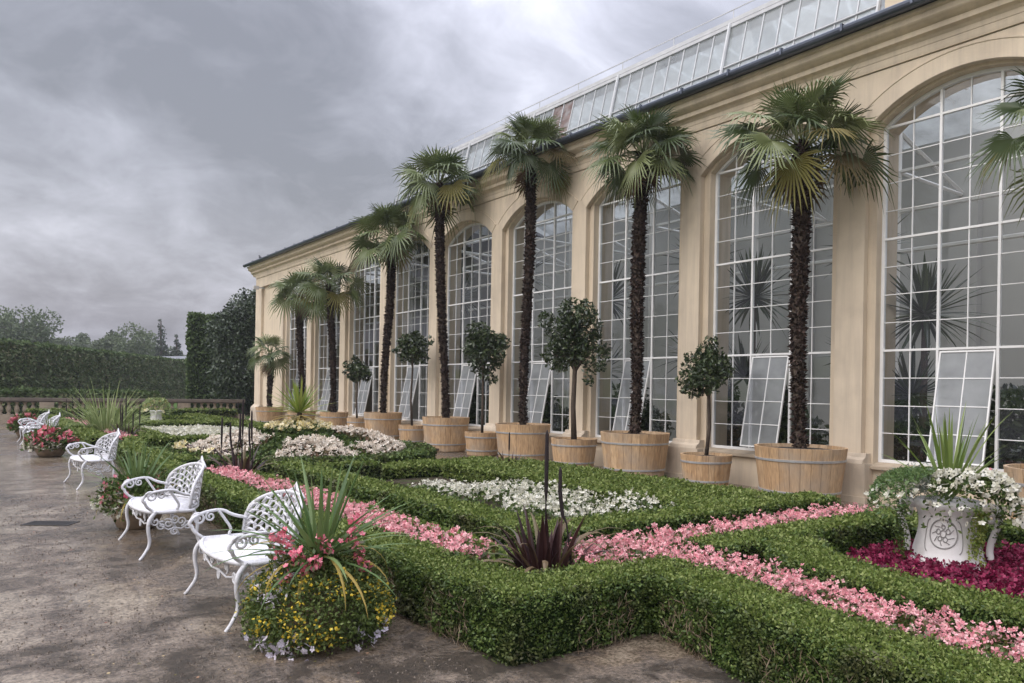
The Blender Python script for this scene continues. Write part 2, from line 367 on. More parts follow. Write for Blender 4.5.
def blossoms(P, S, k=4, up=.8, cup=.25, wide=.75):
    """k petals round each point"""
    n = len(P); S = np.broadcast_to(np.asarray(S, float), (n,))[:, None]*rng.uniform(.75, 1.25, (n, 1))
    nn = unit(np.array([0, 0, 1.])*up+randdir(n)*.8)
    a = unit(np.cross(nn, randdir(n))); b = np.cross(nn, a)
    ph = rng.uniform(0, 6.28, (n, 1)); out = []
    for i in range(k):
        t = ph+2*math.pi*i/k
        d = unit(np.cos(t)*a+np.sin(t)*b+nn*cup); s = np.cross(nn, d)
        w = S*wide*(2.2/k)
        out.append(np.stack([P, P+d*S*.62+s*w*.5, P+d*S, P+d*S*.62-s*w*.5], 1))
    return np.concatenate(out), nn

def eyes(P, nn, s, lift):
    n = len(P); a = unit(np.cross(nn, randdir(n))); b = np.cross(nn, a); c = P+nn*lift
    return np.stack([c-a*s, c+b*s, c+a*s, c-b*s], 1)

def lsize(p, lo=.022, k=.0046, hi=.5):
    d = np.linalg.norm(np.asarray(p)-CAM)
    return min(hi, max(lo, k*d))

# ------------------------------------------------------------------ hedges and beds
def offset(pts, w):
    P = np.asarray(pts, float); n = len(P)
    T = np.zeros_like(P); out = []
    for i in range(n):
        a = P[i]-P[i-1] if i > 0 else P[1]-P[0]
        b = P[i+1]-P[i] if i < n-1 else P[-1]-P[-2]
        a = a/np.linalg.norm(a); b = b/np.linalg.norm(b)
        na = np.array([-a[1], a[0]]); nb = np.array([-b[1], b[0]])
        m = na+nb; m /= np.linalg.norm(m); k = 1/max(.4, np.dot(m, na))
        out.append(P[i]+m*k*w)
    return np.array(out)

def resample(pts, step):
    P = np.asarray(pts, float); out = [P[0]]
    for a, b in zip(P[:-1], P[1:]):
        k = max(1, int(round(np.linalg.norm(b-a)/step)))
        for i in range(1, k+1): out.append(a+(b-a)*i/k)
    return np.array(out)

def smoothpoly(pts, closed=False, it=2):
    P = np.asarray(pts, float)
    for _ in range(it):
        Q = []
        n = len(P)
        if not closed: Q.append(P[0])
        for i in range(n if closed else n-1):
            a, b = P[i], P[(i+1) % n]; Q += [a*.75+b*.25, a*.25+b*.75]
        if not closed: Q.append(P[-1])
        P = np.array(Q)
    if closed: P = np.concatenate([P, P[:1]])
    return P

def vnoise(P, s, seed=0):
    """cheap smooth pseudo noise"""
    q = P*s
    return (np.sin(q[:, 0]*1.7+seed)+np.sin(q[:, 1]*2.1+seed*1.3+1)+np.sin((q[:, 0]+q[:, 1])*1.3+2+seed)+np.sin((q[:, 0]-q[:, 1])*2.7+seed*2))/4

def hedge(name, label, pts, width, h, z0=0., mat='box', cover=8.5, group='clipped box hedges of the parterre', lite=None, cat='hedge', caps=(1, 1), lo=.022, k=.0046, topmat=None):
    pts = resample(pts, .5); A = offset(pts, width/2); B = offset(pts, -width/2)
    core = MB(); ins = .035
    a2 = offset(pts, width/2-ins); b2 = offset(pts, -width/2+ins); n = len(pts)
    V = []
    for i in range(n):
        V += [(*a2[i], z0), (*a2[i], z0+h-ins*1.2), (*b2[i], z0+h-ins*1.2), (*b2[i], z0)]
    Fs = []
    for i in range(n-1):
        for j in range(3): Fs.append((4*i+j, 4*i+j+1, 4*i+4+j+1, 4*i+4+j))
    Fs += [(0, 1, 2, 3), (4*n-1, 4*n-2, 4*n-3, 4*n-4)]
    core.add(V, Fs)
    QS, QT = [], []
    for i in range(n-1):
        mid = (pts[i]+pts[i+1])/2; L = lsize((*mid, z0+h), lo, k)
        ln = np.linalg.norm(pts[i+1]-pts[i])
        tdir = (pts[i+1]-pts[i])/ln; nl = np.array([-tdir[1], tdir[0], 0])
        dens = cover/L**2*.8
        m = int(dens*ln*width); u = rng.random((m, 1)); v = rng.random((m, 1))
        p = (A[i]*(1-u)+A[i+1]*u)*(1-v)+(B[i]*(1-u)+B[i+1]*u)*v
        z = z0+h+.022*vnoise(p, 9, 3)+.022*vnoise(p, 2.1, 1)+.014*vnoise(p, 23, 6)-.02*(np.abs(v[:, 0]-.5)*2)**8
        P = np.column_stack([p, z-rng.random(m)*.03])
        edge = (v-.5)*-2
        N = unit(np.column_stack([edge*nl[0]*.5, edge*nl[1]*.5, np.ones(m)]))
        sprig = rng.random(m) < .16; P[sprig, 2] += rng.random(sprig.sum())*.05*(vnoise(P[sprig, :2], 13, 9) > -.1)
        QT.append(leaves(P, N, L, .55, .8, .008))
        for side, E in ((1, A), (-1, B)):
            m = int(dens*ln*h*.95); u = rng.random((m, 1)); zz = rng.random(m)**.85
            p = E[i]*(1-u)+E[i+1]*u
            bul = (.034*vnoise(np.column_stack([p[:, 0]+p[:, 1], zz*h]), 8, 5)+.016*vnoise(np.column_stack([p[:, 0]+p[:, 1], zz*h]), 21, 2)-.03*(zz > .93)-.035*(zz < .15)*rng.random(m))[:, None]
            P = np.column_stack([p+nl[:2]*side*(bul+.0), z0+zz*h])
            QS.append(leaves(P, np.tile(nl*side+np.array([0, 0, .35]), (m, 1)), L, .55, .7, .012))
    for e, (i0, sg) in enumerate(((0, -1), (n-1, 1))):
        if not caps[e]: continue
        L = lsize((*pts[i0], z0+h), lo, k); t = (pts[1]-pts[0]) if i0 == 0 else (pts[-1]-pts[-2]); t = t/np.linalg.norm(t)*sg
        m = int(cover/L**2*.8*width*h); u = rng.random((m, 1)); zz = rng.random(m)
        P = np.column_stack([A[i0]*(1-u)+B[i0]*u, z0+zz*h])
        QS.append(leaves(P, np.tile(np.array([t[0], t[1], .35]), (m, 1)), L, .55, .7, .014))
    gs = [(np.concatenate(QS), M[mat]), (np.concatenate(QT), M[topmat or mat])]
    if lo == .021:                                                       # near hedges: bare twigs show low on the sides
        TW = []
        for i in range(n-1):
            ln = np.linalg.norm(pts[i+1]-pts[i]); tdir = (pts[i+1]-pts[i])/ln; nl = np.array([-tdir[1], tdir[0], 0])
            for side, E in ((1, A), (-1, B)):
                m = int(420*ln); u = rng.random((m, 1)); p = E[i]*(1-u)+E[i+1]*u
                keep = vnoise(p, 3.1, 8) > -.15; p = p[keep]; m = len(p); zz = rng.random(m)**1.5*h*.75
                P = np.column_stack([p+nl[:2]*side*(.012+rng.random((m, 1))*.012), z0+zz])
                TW.append(leaves(P, np.tile(nl*side*.5+np.array([0, 0, 1.2]), (m, 1)), .075, .07, 1.0))
        gs.append((np.concatenate(TW), M['twig']))
    o = link(name, quad_mesh(name, gs, (core, M['core'])))
    return tag(o, label, cat, group)

def in_poly(p, poly):
    x, y = p[:, 0], p[:, 1]; inside = np.zeros(len(p), bool); n = len(poly); j = n-1
    for i in range(n):
        xi, yi = poly[i]; xj, yj = poly[j]
        c = ((yi > y) != (yj > y)) & (x < (xj-xi)*(y-yi)/(yj-yi+1e-12)+xi)
        inside ^= c; j = i
    return inside

def fill(poly, n_m2):
    poly = np.asarray(poly, float); lo = poly.min(0); hi = poly.max(0)
    m = int(np.prod(hi-lo)*n_m2); p = lo+(hi-lo)*rng.random((m, 2))
    return p[in_poly(p, poly)]

def strip_poly(pts, w):
    P = resample(pts, .4); return np.concatenate([offset(P, w/2), offset(P, -w/2)[::-1]])

def flowerbed(name, label, poly, zfun, petal, leafm, bs=.022, bk=.0035, dens=1.0, k=4, spread=.09, patch=.35, gaps=.0, leafh=.05, cat='flower bed', group=None, leafdens=1., flowercov=1.):
    """a mass of bedding plants: leaves below, blossoms in uneven tufts above"""
    poly = np.asarray(poly, float); c = poly.mean(0)
    S = lsize((*c, .3), bs, bk)
    p = fill(poly, .9*flowercov*dens/S**2)
    keep = vnoise(p, 5.5, 7)*.5+.5+rng.normal(size=len(p))*.25 > patch
    p = p[keep]
    z = zfun(p)+spread*(vnoise(p, 11, 2)*.5+rng.random(len(p))*.8)
    P = np.column_stack([p, z])
    Q, nn = blossoms(P, S, k, .7, .45, 1.5)
    L = S*1.7
    pl = fill(poly, leafdens*2.2/L**2); zl = zfun(pl)-leafh+rng.random(len(pl))*(leafh+spread*.35)
    Ql = leaves(np.column_stack([pl, zl]), np.tile([0, 0, 1.], (len(pl), 1)), L, .7, .45)
    o = link(name, quad_mesh(name, [(Q, M[petal]), (Ql, M[leafm])]))
    return tag(o, label, cat, group, 'stuff')

# ------------------------------------------------------------------ blades, fans, foliage clouds
def blade(mb, base, az, el, L, W, droop, mi=0, segs=6, fold=.25, twist=0.):
    """one strap leaf: starts at elevation el and bends down by droop over its length"""
    p = np.array(base, float); pts = [p.copy()]; e = el
    h = np.array([math.cos(az), math.sin(az), 0]); side = np.array([-math.sin(az), math.cos(az), 0])
    dirs = []
    for i in range(segs):
        d = h*math.cos(e)+np.array([0, 0, 1])*math.sin(e); dirs.append(d)
        p = p+d*L/segs; pts.append(p.copy()); e -= droop/segs*(.4+1.2*i/segs)
    dirs.append(dirs[-1]); V = []
    for i, (q, d) in enumerate(zip(pts, dirs)):
        t = i/segs
        w = W*.5*(min(1, .45+2.2*t))*(1-t**2.6)+.0008
        up = np.cross(side, d)
        a = twist*t; s2 = side*math.cos(a)+up*math.sin(a)
        V += [q-s2*w+up*w*fold, q-up*w*fold*.5, q+s2*w+up*w*fold]
    Fs = []
    for i in range(segs):
        for j in range(2): Fs.append((3*i+j, 3*i+j+1, 3*i+4+j, 3*i+3+j))
    mb.add(V, Fs, mi)

def rosette(mb, base, n, L, W, el, droop, mi=0, spread=.03, segs=6, fold=.25):
    for i in range(n):
        t = i/max(1, n-1)
        az = i*2.39996+random.uniform(-.3, .3)
        e = el[0]+(el[1]-el[0])*t+random.uniform(-.1, .1)
        dr = droop[0]+(droop[1]-droop[0])*t
        b = (base[0]+math.cos(az)*spread, base[1]+math.sin(az)*spread, base[2]+(1-t)*.04)
        blade(mb, b, az, e, random.uniform(*L), W*random.uniform(.8, 1.15), dr*random.uniform(.6, 1.4), mi, segs, fold, random.uniform(-.5, .5))

def fan(mb, hub, d, upv, rad, nseg, mi, droop):
    """one palm fan: folded segments joined near the hub, free and drooping at the tips"""
    d = d/np.linalg.norm(d); s = np.cross(d, upv); s /= np.linalg.norm(s)+1e-9; nrm = np.cross(s, d)
    V = [hub]; Fs = []
    span = R(118)
    for i in range(nseg):
        a = -span+2*span*(i+.5)/nseg; da = span/nseg*.98
        l = rad*(.80+.20*math.cos(a*.75))*random.uniform(.93, 1.05)
        r1, r2 = l*.40, l*.74
        def pt(ang, r, lift, dz):
            return hub+(d*math.cos(ang)+s*math.sin(ang))*r+nrm*lift+np.array([0, 0, -dz])
        cup = .10*rad*math.cos(a)
        dz2 = droop*l*.20*random.uniform(.3, 1.6); dz3 = droop*l*.52*random.uniform(.2, 1.9)
        b = len(V)
        V += [pt(a-da*.92, r1, cup*.2, 0), pt(a, r1, cup*.2+.018, 0), pt(a+da*.92, r1, cup*.2, 0),
              pt(a-da*.34, r2, cup*.3, dz2), pt(a+da*.34, r2, cup*.3, dz2), pt(a, l, cup*.2, dz3)]
        Fs += [(0, b, b+1), (0, b+1, b+2), (b, b+3, b+1), (b+1, b+3, b+4), (b+1, b+4, b+2), (b+3, b+5, b+4)]
    mb.add(V, Fs, mi)

def palm_crown(nf, rad, pet, old=.12, nseg=26, seed=0, dead=3):
    random.seed(seed); mb = MB()
    for i in range(nf):
        t = (i+.5)/nf                                            # 0 = youngest, 1 = oldest
        az = i*2.39996+random.uniform(-.25, .25)
        el = R(88)-R(100)*t**.9+random.uniform(-.22, .22)
        pl = pet*(.55+.55*min(1, t*1.6))*random.uniform(.72, 1.25)
        h = np.array([math.cos(az), math.sin(az), 0])
        d0 = h*math.cos(el)+np.array([0, 0, math.sin(el)])
        base = np.array([0, 0, -.28*t+.10])+h*.06
        el2 = el-.15-.30*t; d1 = h*math.cos(el2)+np.array([0, 0, math.sin(el2)])
        p1 = base+d0*pl*.55; hub = p1+d1*pl*.45
        oldf = t > .7 and random.random() < old*3.2
        mb.tube([base, p1, hub], [.014, .010, .007], 4, 2, False)
        el3 = el2-.1-.55*t*random.uniform(.3, 1.3); d2 = h*math.cos(el3)+np.array([0, 0, math.sin(el3)])
        upv = np.array([0, 0, 1.]) if abs(d2[2]) < .93 else -h
        roll = random.uniform(-.8, .8); sd = np.array([-h[1], h[0], 0]); upv = upv+sd*roll
        fan(mb, hub, d2, upv, rad*random.uniform(.85, 1.08)*(1 if t > .12 else .72), nseg, 1 if oldf else 0, random.uniform(.12, .42)+.5*t)
    for i in range(dead):                                        # withered fans hanging on the trunk
        az = random.uniform(0, 6.28); h = np.array([math.cos(az), math.sin(az), 0])
        hub = h*.22+np.array([0, 0, -.45-.1*i])
        mb.tube([np.array([0, 0, -.3])+h*.08, hub], .009, 4, 1, False)
        fan(mb, hub, h*.35+np.array([0, 0, -1.]), h, rad*.6, 14, 3, .2)
    return mb

def palm_trunk(H, r, lean=(0, 0), seed=0):
    random.seed(seed); core = MB(); n = 14; k = int(H/.10)+2
    ph = random.uniform(0, 6)
    P = []; rr = []
    for i in range(k):
        t = i/(k-1); z = H*t
        P.append((lean[0]*t+.05*math.sin(t*3+ph)*t*(1-t)*4, lean[1]*t+.04*math.sin(t*4+ph*2)*t*(1-t)*4, z))
        q = r*(.72+.38*min(1, t*1.8))*(1+.06*math.sin(i*2.1))
        if t < .05: q *= 1.25
        if t > .95: q *= .75
        rr.append(q)
    P = np.array(P); core.tube(P, rr, n)
    m = int(H*900); t = rng.random(m); az = rng.random(m)*6.283
    t = t**.85
    zi = t*(k-1); i0 = np.clip(zi.astype(int), 0, k-2); f = (zi-i0)[:, None]
    c = P[i0]*(1-f)+P[i0+1]*f; r0 = np.array(rr)[i0]
    out = np.column_stack([np.cos(az), np.sin(az), np.zeros(m)])
    pos = c+out*(r0*1.0)[:, None]
    d = unit(out*.55+np.array([0, 0, 1.])*rng.uniform(-.5, 1.1, (m, 1))+randdir(m)*.35); s = unit(np.cross(d, out))
    L = rng.uniform(.035, .085, (m, 1)); w = L*.34
    Q = np.stack([pos-s*w, pos+d*L*.6-s*w*.7, pos+d*L, pos+s*w], 1)
    return core, Q, P[-1]

def cloud(centers, radii, n, L, asp=.55, shell=.55, out=.55, squash=1.):
    """leaves through the outer part of a set of lobes"""
    centers = np.asarray(centers, float); radii = np.asarray(radii, float)
    wts = radii**2/np.sum(radii**2); idx = rng.choice(len(radii), n, p=wts)
    d = randdir(n); rr = radii[idx]*(shell+(1-shell)*rng.random(n)**.6)*(1+.10*np.sin(d[:, 0]*7+idx)*np.sin(d[:, 1]*6+idx*2)+.08*np.sin(d[:, 2]*9+idx))
    P = centers[idx]+d*rr[:, None]*np.array([1, 1, squash])
    return leaves(P, unit(d+np.array([0, 0, .35])), L, asp, out)

# ------------------------------------------------------------------ the setting: ground
def sheet(name, x0, x1, y0, y1, z, mat, label, cells=1):
    mb = MB(); mb.add([(x0, y0, z), (x1, y0, z), (x1, y1, z), (x0, y1, z)], [(0, 1, 2, 3)])
    o = mb.build(name, mat); return tag(o, label, 'ground', None, 'structure')
sheet('ground', -600, 600, -200, 800, -.004, M['grass'], 'grassy ground reaching to the horizon')
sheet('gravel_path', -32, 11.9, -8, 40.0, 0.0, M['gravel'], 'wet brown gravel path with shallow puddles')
sheet('bed_soil', 2.75, 8.6, 3.85, 36.5, .004, M['bedsoil'], 'dark planting soil of the parterre')
mb = MB(); pp = [(4.05, -3.5), (9.6, -3.5), (9.6, 3.85), (4.05, 3.85)]
mb.add([(x, y, .006) for x, y in pp], [(0, 1, 2, 3)]); tag(mb.build('urn_bed_soil', M['bedsoil']), 'dark planting soil under the urn bed', 'ground', None, 'structure')

def crumbs():
    n = 42000; d = 2.5+11*rng.random(n)**1.5; a = rng.uniform(R(-75), R(35), n)
    P = np.column_stack([d*np.sin(a), d*np.cos(a), np.zeros(n)])
    P = P[(P[:, 0] < 2.55) & (vnoise(P[:, :2], 1.6, 5)+rng.normal(size=n)*.4 > .0)]; m = len(P)
    S = rng.uniform(.002, .0075, (m, 1))*(1+.06*np.linalg.norm(P, axis=1)[:, None])
    out = []
    for k in range(3):                                                 # little three-sided clods
        t0 = rng.uniform(0, .5, (m, 1))+k*2.094; t1 = t0+2.094
        A = P+np.column_stack([np.cos(t0), np.sin(t0), np.zeros(m)])*S; B = P+np.column_stack([np.cos(t1), np.sin(t1), np.zeros(m)])*S
        T = P+np.array([0, 0, 1.])*S*.9
        out.append(np.stack([A, B, T+(B-A)*.12, T-(B-A)*.12], 1))
    tag(link('gravel_crumbs', quad_mesh('gravel_crumbs', [(np.concatenate(out), M['soil2'])])), 'dark crumbs of earth and small stones strewn on the wet path', 'grit', None, 'stuff')
    n = 260; P = np.column_stack([rng.uniform(.6, 2.5, n), rng.uniform(2.4, 12, n), np.full(n, .006)])
    tag(link('fallen_petals', quad_mesh('fallen_petals', [(leaves(P, np.tile([1., .4, 0], (n, 1)), .022, .7, 2.5)*np.array([1, 1, .25]), M['fallen'])])), 'fallen petals and leaf scraps on the gravel beside the benches', 'litter', None, 'stuff')
M['soil2'] = leafy('earth_crumb', [(.065, .05, .039), (.11, .088, .068), (.22, .185, .15)], .7, 0, .5)
M['fallen'] = leafy('fallen_scrap', [(.30, .10, .08), (.42, .33, .18), (.20, .15, .08), (.12, .12, .04)], .7, .1, .2)
crumbs()

# ------------------------------------------------------------------ orangery
PITCH, P0 = 3.35, 6.75
HALF = PITCH/2-.38
XP, XW, XG = 11.72, 11.84, 12.03
SPR, RISE, SILL = 6.0, .48, .64
YN, YF = P0-PITCH*4, 37.15
bays = list(range(-3, 9))                    # bay k lies between piers k-1 and k (pier k at P0+PITCH*k)
ctr = lambda k: P0-PITCH/2+PITCH*k
RA = (HALF**2+RISE**2)/(2*RISE)              # arch radius
def arc(dy, grow=0.):
    r = RA+grow
    return SPR+RISE-RA+math.sqrt(max(0, r*r-dy*dy))

building = thing('orangery', 'long cream orangery with tall arched white windows and glass clerestory roof', 'building', (0, 0, 0))
w = MB()
TOPW = 6.98
w.box(XW, XG+.45, YN-.38, YN+.38, 0, TOPW)
for k in bays:
    c = ctr(k); a, b = c-HALF, c+HALF
    y2 = b+.76 if k < 8 else YF
    w.box(XW, XG+.45, b, y2, 0, TOPW)                                 # pier or end wall
    w.box(XW, XG+.45, a, b, 0, SILL-.06)                              # apron below the window
    n = 16
    for i in range(n):                                                # wall over the arch
        ya, yb = a+(b-a)*i/n, a+(b-a)*(i+1)/n; za, zb = arc(ya-c), arc(yb-c)
        V = [(XW, ya, za), (XW, yb, zb), (XW, yb, TOPW), (XW, ya, TOPW), (XG+.45, ya, za), (XG+.45, yb, zb), (XG+.45, yb, TOPW), (XG+.45, ya, TOPW)]
        w.add(V, [(0, 3, 2, 1), (0, 1, 5, 4), (4, 5, 6, 7)])
w.box(XG+.5, 21, YF-.35, YF, 0, 7.2); w.box(XG+.5, 21, YN-.38, YN, 0, 7.2)
w.box(20.65, 21, YN+.01, YF-.36, 0, 7.2)
w.build('wall', M['stucco'], building)
fl = MB(); fl.box(XG+.46, 20.6, YN+.02, YF-.37, .02, .06); fl.build('indoor_floor', M['stone'], building)
iw = MB(); iw.box(18.2, 18.5, YN+.02, YF-.37, .07, 7.6)
for i in range(10): iw.box(17.95, 18.19, YN+2+3.35*i*1.2, YN+2.6+3.35*i*1.2, .07, 6.8)
iw.build('indoor_wall', M['interior'], building)

tb = MB()
for i in range(14):
    y = YN+1.0+3.35*i
    tb.tube([(12.6, y, 6.2), (15.2, y, 7.0), (18.1, y, 6.2)], .05, 5); tb.tube([(12.6, y, 6.2), (18.1, y, 6.2)], .04, 5); tb.tube([(15.2, y, .1), (15.2, y, 7.0)], .06, 6)
tb.build('indoor_truss', M['whitepaint'], building)
tb = MB()
for z in (4.6, 5.4, 6.2): tb.tube([(15.2, YN+.5, z), (15.2, YF-.6, z)], .045, 5)
tb.build('indoor_rail', M['whitepaint'], building)
# pilasters with plinth, arch mouldings
for k in range(-4, 10):
    y = P0+PITCH*k if k < 9 else YF-.42
    if k == 9: hw = .42
    else: hw = .24
    m = MB(); m.box(XP, XW-.003, y-hw, y+hw, .74, SPR-.16 if k < 9 else 6.836)
    pil = m.build('pilaster', M['stucco_trim'], building)
    q = MB()
    q.box(XP-.13, XW-.004, y-hw-.14, y+hw+.14, .10, .62)
    q.profile_y([(XW-.004, .62), (XP-.13, .62), (XP-.11, .68), (XP-.04, .72), (XP-.02, .78), (XW-.004, .78)], y-hw-.10, y+hw+.10)
    q.box(XP-.17, XW-.004, y-hw-.18, y+hw+.18, 0, .10)
    q.build('plinth', M['plinth'], pil)
sp = MB(); HO = PITCH/2-.24; RO = (HO**2+(RISE+.10)**2)/(2*(RISE+.10)); ZO = SPR-.16
def arc_o(dy): return ZO+RISE+.10-RO+math.sqrt(max(0, RO*RO-dy*dy))
for k in bays:
    c = ctr(k); n = 20
    for i in range(n):
        ya, yb = c-HO+2*HO*i/n, c-HO+2*HO*(i+1)/n; za, zb = arc_o(ya-c)+.10, arc_o(yb-c)+.10
        V = [(XP, ya, za), (XP, yb, zb), (XP, yb, 6.836), (XP, ya, 6.836), (XW-.003, ya, za), (XW-.003, yb, zb)]
        sp.add(V, [(0, 3, 2, 1), (0, 1, 5, 4)])
    sp.add([(XP, c-HO, ZO), (XP, c-HO, ZO+.10), (XW-.003, c-HO, ZO+.10), (XW-.003, c-HO, ZO)], [(0, 1, 2, 3)])
for k in range(-4, 9):
    y = P0+PITCH*k; sp.box(XP, XW-.003, y-.24, y+.24, SPR-.16, 6.836)
sp.box(XP, XW-.003, P0+PITCH*8+.24, YF-.84, 6.40, 6.836)
sp.build('spandrel_wall', M['stucco_trim'], building)
for k in bays:
    c = ctr(k); m = MB(); n = 20; sh = HALF+.11
    prof = [(.004, XP-.001), (.004, XP-.012), (.25, XP-.014), (.26, XP-.026), (.285, XP-.026), (.29, XP-.001)]
    V = []
    for i in range(n+1):
        th = (-math.asin(HO/RO)+2*math.asin(HO/RO)*i/n)*.995
        for g, x in prof:
            r = RO+g; V.append((x, c+r*math.sin(th), ZO+RISE+.20-RO+r*math.cos(th)))
    p = len(prof)
    m.add(V, [(i*p+j, i*p+j+1, (i+1)*p+j+1, (i+1)*p+j) for i in range(n) for j in range(p-1)]+[tuple(range(p)), tuple(range(n*p+p-1, n*p-1, -1))])
    m.build('arch_moulding', M['stucco_trim'], building)
    s = MB(); s.profile_y([(XW-.09, SILL-.10), (XW-.09, SILL-.05), (XG-.07, SILL), (XG+.3, SILL), (XG+.3, SILL-.06), (XW-.003, SILL-.06), (XW-.003, SILL-.10)], c-HALF+.002, c+HALF-.002)
    s.build('window_sill', M['stone'], building)

# cornice, gutter, roof
m = MB()
m.profile_y([(XG+.45, 6.98), (XW-.16, 6.98), (XW-.17, 7.05), (XW-.21, 7.09), (XW-.28, 7.12), (XW-.28, 7.20), (XW-.33, 7.22), (XW-.40, 7.26), (XW-.42, 7.28), (XW-.42, 7.36), (XW-.47, 7.38), (XW-.47, 7.43), (XG+.45, 7.45)], YN-.6, YF+.35)
m.build('cornice', M['stucco_trim'], building)
m = MB()
m.profile_y([(XW-.003, 6.838), (XW-.145, 6.85), (XW-.155, 6.90), (XW-.155, 6.975), (XW-.003, 6.975)], YN-.38, YF)
m.build('architrave', M['stucco_trim'], building)
g = MB(); th = np.linspace(math.pi*.95, math.pi*2.1, 10)
xo = XW-.57
prof = [(xo+.09*math.cos(t), 7.50+.09*math.sin(t)) for t in th]+[(xo+.075, 7.53), (xo+.0, 7.505), (xo-.075, 7.53)]
g.profile_y(prof, YN-.6, YF+.4); gut = g.build('gutter', M['zinc'], building)
br = MB(); br.box(xo-.1, xo+.1, 0, .035, 7.545, 7.555); br.box(xo-.106, xo-.1, 0, .035, 7.44, 7.555); brm = br.mesh('gutter_bracket', M['zinc'])
for i in range(40): link('gutter_bracket', brm, gut, (0, YN+.2+i*1.09, 0))
CY0, CY1 = 6.75, 24.2                       # glazed part of the clerestory
CX0, CX1, CZ0, CZ1 = 12.35, 12.75, 7.62, 9.25
r_ = MB()
r_.profile_y([(XW-.52, 7.52), (XW-.52, 7.56), (12.31, 7.66), (12.31, 7.47)], YN-.5, YF+.38)
r_.profile_y([(12.32, 7.47), (12.32, 7.66), (16.5, 8.9), (20.9, 7.6), (20.9, 7.5), (16.5, 8.8)], CY1+.26, YF+.38)
r_.build('roof', M['slate'], building)
pr = MB(); pr.box(12.30, 12.6, YN-.3, CY0-.2, 7.47, 9.4); pr.box(12.25, 12.65, YN-.3, CY0-.15, 9.4, 9.5); pr.build('parapet_block', M['stucco'], building)
def cl(t, off=0.): return (CX0+(CX1-CX0)*t-off, CZ0+(CZ1-CZ0)*t)
clr = MB(); nb = int((CY1-CY0)/.40); ys = np.linspace(CY0, CY1, nb+1)
for y in ys: clr.add([(*[cl(0, .02)[0]], y-.010, cl(0)[1]), (cl(0, .02)[0], y+.010, cl(0)[1]), (cl(1, .02)[0], y+.010, cl(1)[1]), (cl(1, .02)[0], y-.010, cl(1)[1]),
                      (cl(0, -.02)[0], y-.010, cl(0)[1]), (cl(0, -.02)[0], y+.010, cl(0)[1]), (cl(1, -.02)[0], y+.010, cl(1)[1]), (cl(1, -.02)[0], y-.010, cl(1)[1])],
                     [(0, 1, 2, 3), (7, 6, 5, 4), (0, 4, 5, 1), (3, 2, 6, 7), (0, 3, 7, 4), (1, 5, 6, 2)])
for t, hgt in ((.02, .05), (.42, .022), (.985, .07)):
    x, z = cl(t); clr.box(x-.045, x+.03, CY0-.02, CY1+.02, z-hgt/2, z+hgt/2)
for i, y in enumerate(ys):
    if i % 8 == 0: x, z = cl(0); clr.tube([(x-.05, y, z), (cl(1)[0]-.05, y, cl(1)[1]+.02)], .035, 6)
clr_o = clr.build('clerestory', M['greyframe'], building)
cg = MB()
for i in range(nb):
    for t0, t1 in ((.03, .41), (.43, .97)):
        j = rng.normal(size=4)*.003
        a, b = cl(t0), cl(t1)
        cg.add([(a[0]+j[0], ys[i]+.016, a[1]), (a[0]+j[1], ys[i+1]-.016, a[1]), (b[0]+j[2], ys[i+1]-.016, b[1]), (b[0]+j[3], ys[i]+.016, b[1])], [(0, 3, 2, 1)],
               1 if (20 <= i <= 21) else 0)
# end glazing of the clerestory
cg.add([(CX0, CY1+.01, 7.62), (17, CY1+.01, 7.62), (17, CY1+.01, 9.2), (CX1, CY1+.01, 9.2)], [(0, 1, 2, 3)])
cg.build('clerestory_glass', [M['roofglass'], M['rust']], clr_o)
tr = MB()
for i, y in enumerate(ys[::4]):
    tr.tube([(13.1, y, 7.7), (14.5, y, 9.1), (15.8, y, 7.7)], .035, 5)
    tr.tube([(12.9, y+.4, 8.1), (16.5, y+.4, 8.1)], .03, 5)
    if i < len(ys[::4])-1: tr.tube([(13.0, y, 7.9), (13.0, y+.80, 8.6), (13.0, y+1.60, 7.9)], .03, 5)
tr.build('roof_truss', M['whitepaint'], clr_o)
rt = MB(); rt.box(CX1-.05, CX1+.5, CY0-.1, CY1+.1, 9.27, 9.36)
rt.build('ridge_walkway', M['greyframe'], clr_o)
rg = MB()                                                              # glazed roof slopes behind the ridge
rg.add([(CX1+.5, CY0, 9.3), (17, CY0, 9.0), (17, CY1, 9.0), (CX1+.5, CY1, 9.3)], [(0, 1, 2, 3)]); rg.add([(17, CY0, 9.0), (20.9, CY0, 7.5), (20.9, CY1, 7.5), (17, CY1, 9.0)], [(0, 1, 2, 3)])
rg.build('roof_glazing', M['roofglass'], clr_o)
hr = MB(); hr.tube([(CX1, CY0-.1, 9.56), (CX1, CY1+.1, 9.56)], .014, 5)
for y in np.arange(CY0, CY1+.1, 1.6): hr.tube([(CX1, y, 9.36), (CX1, y, 9.56)], .012, 5)
hr.build('handrail', M['greyframe'], clr_o)

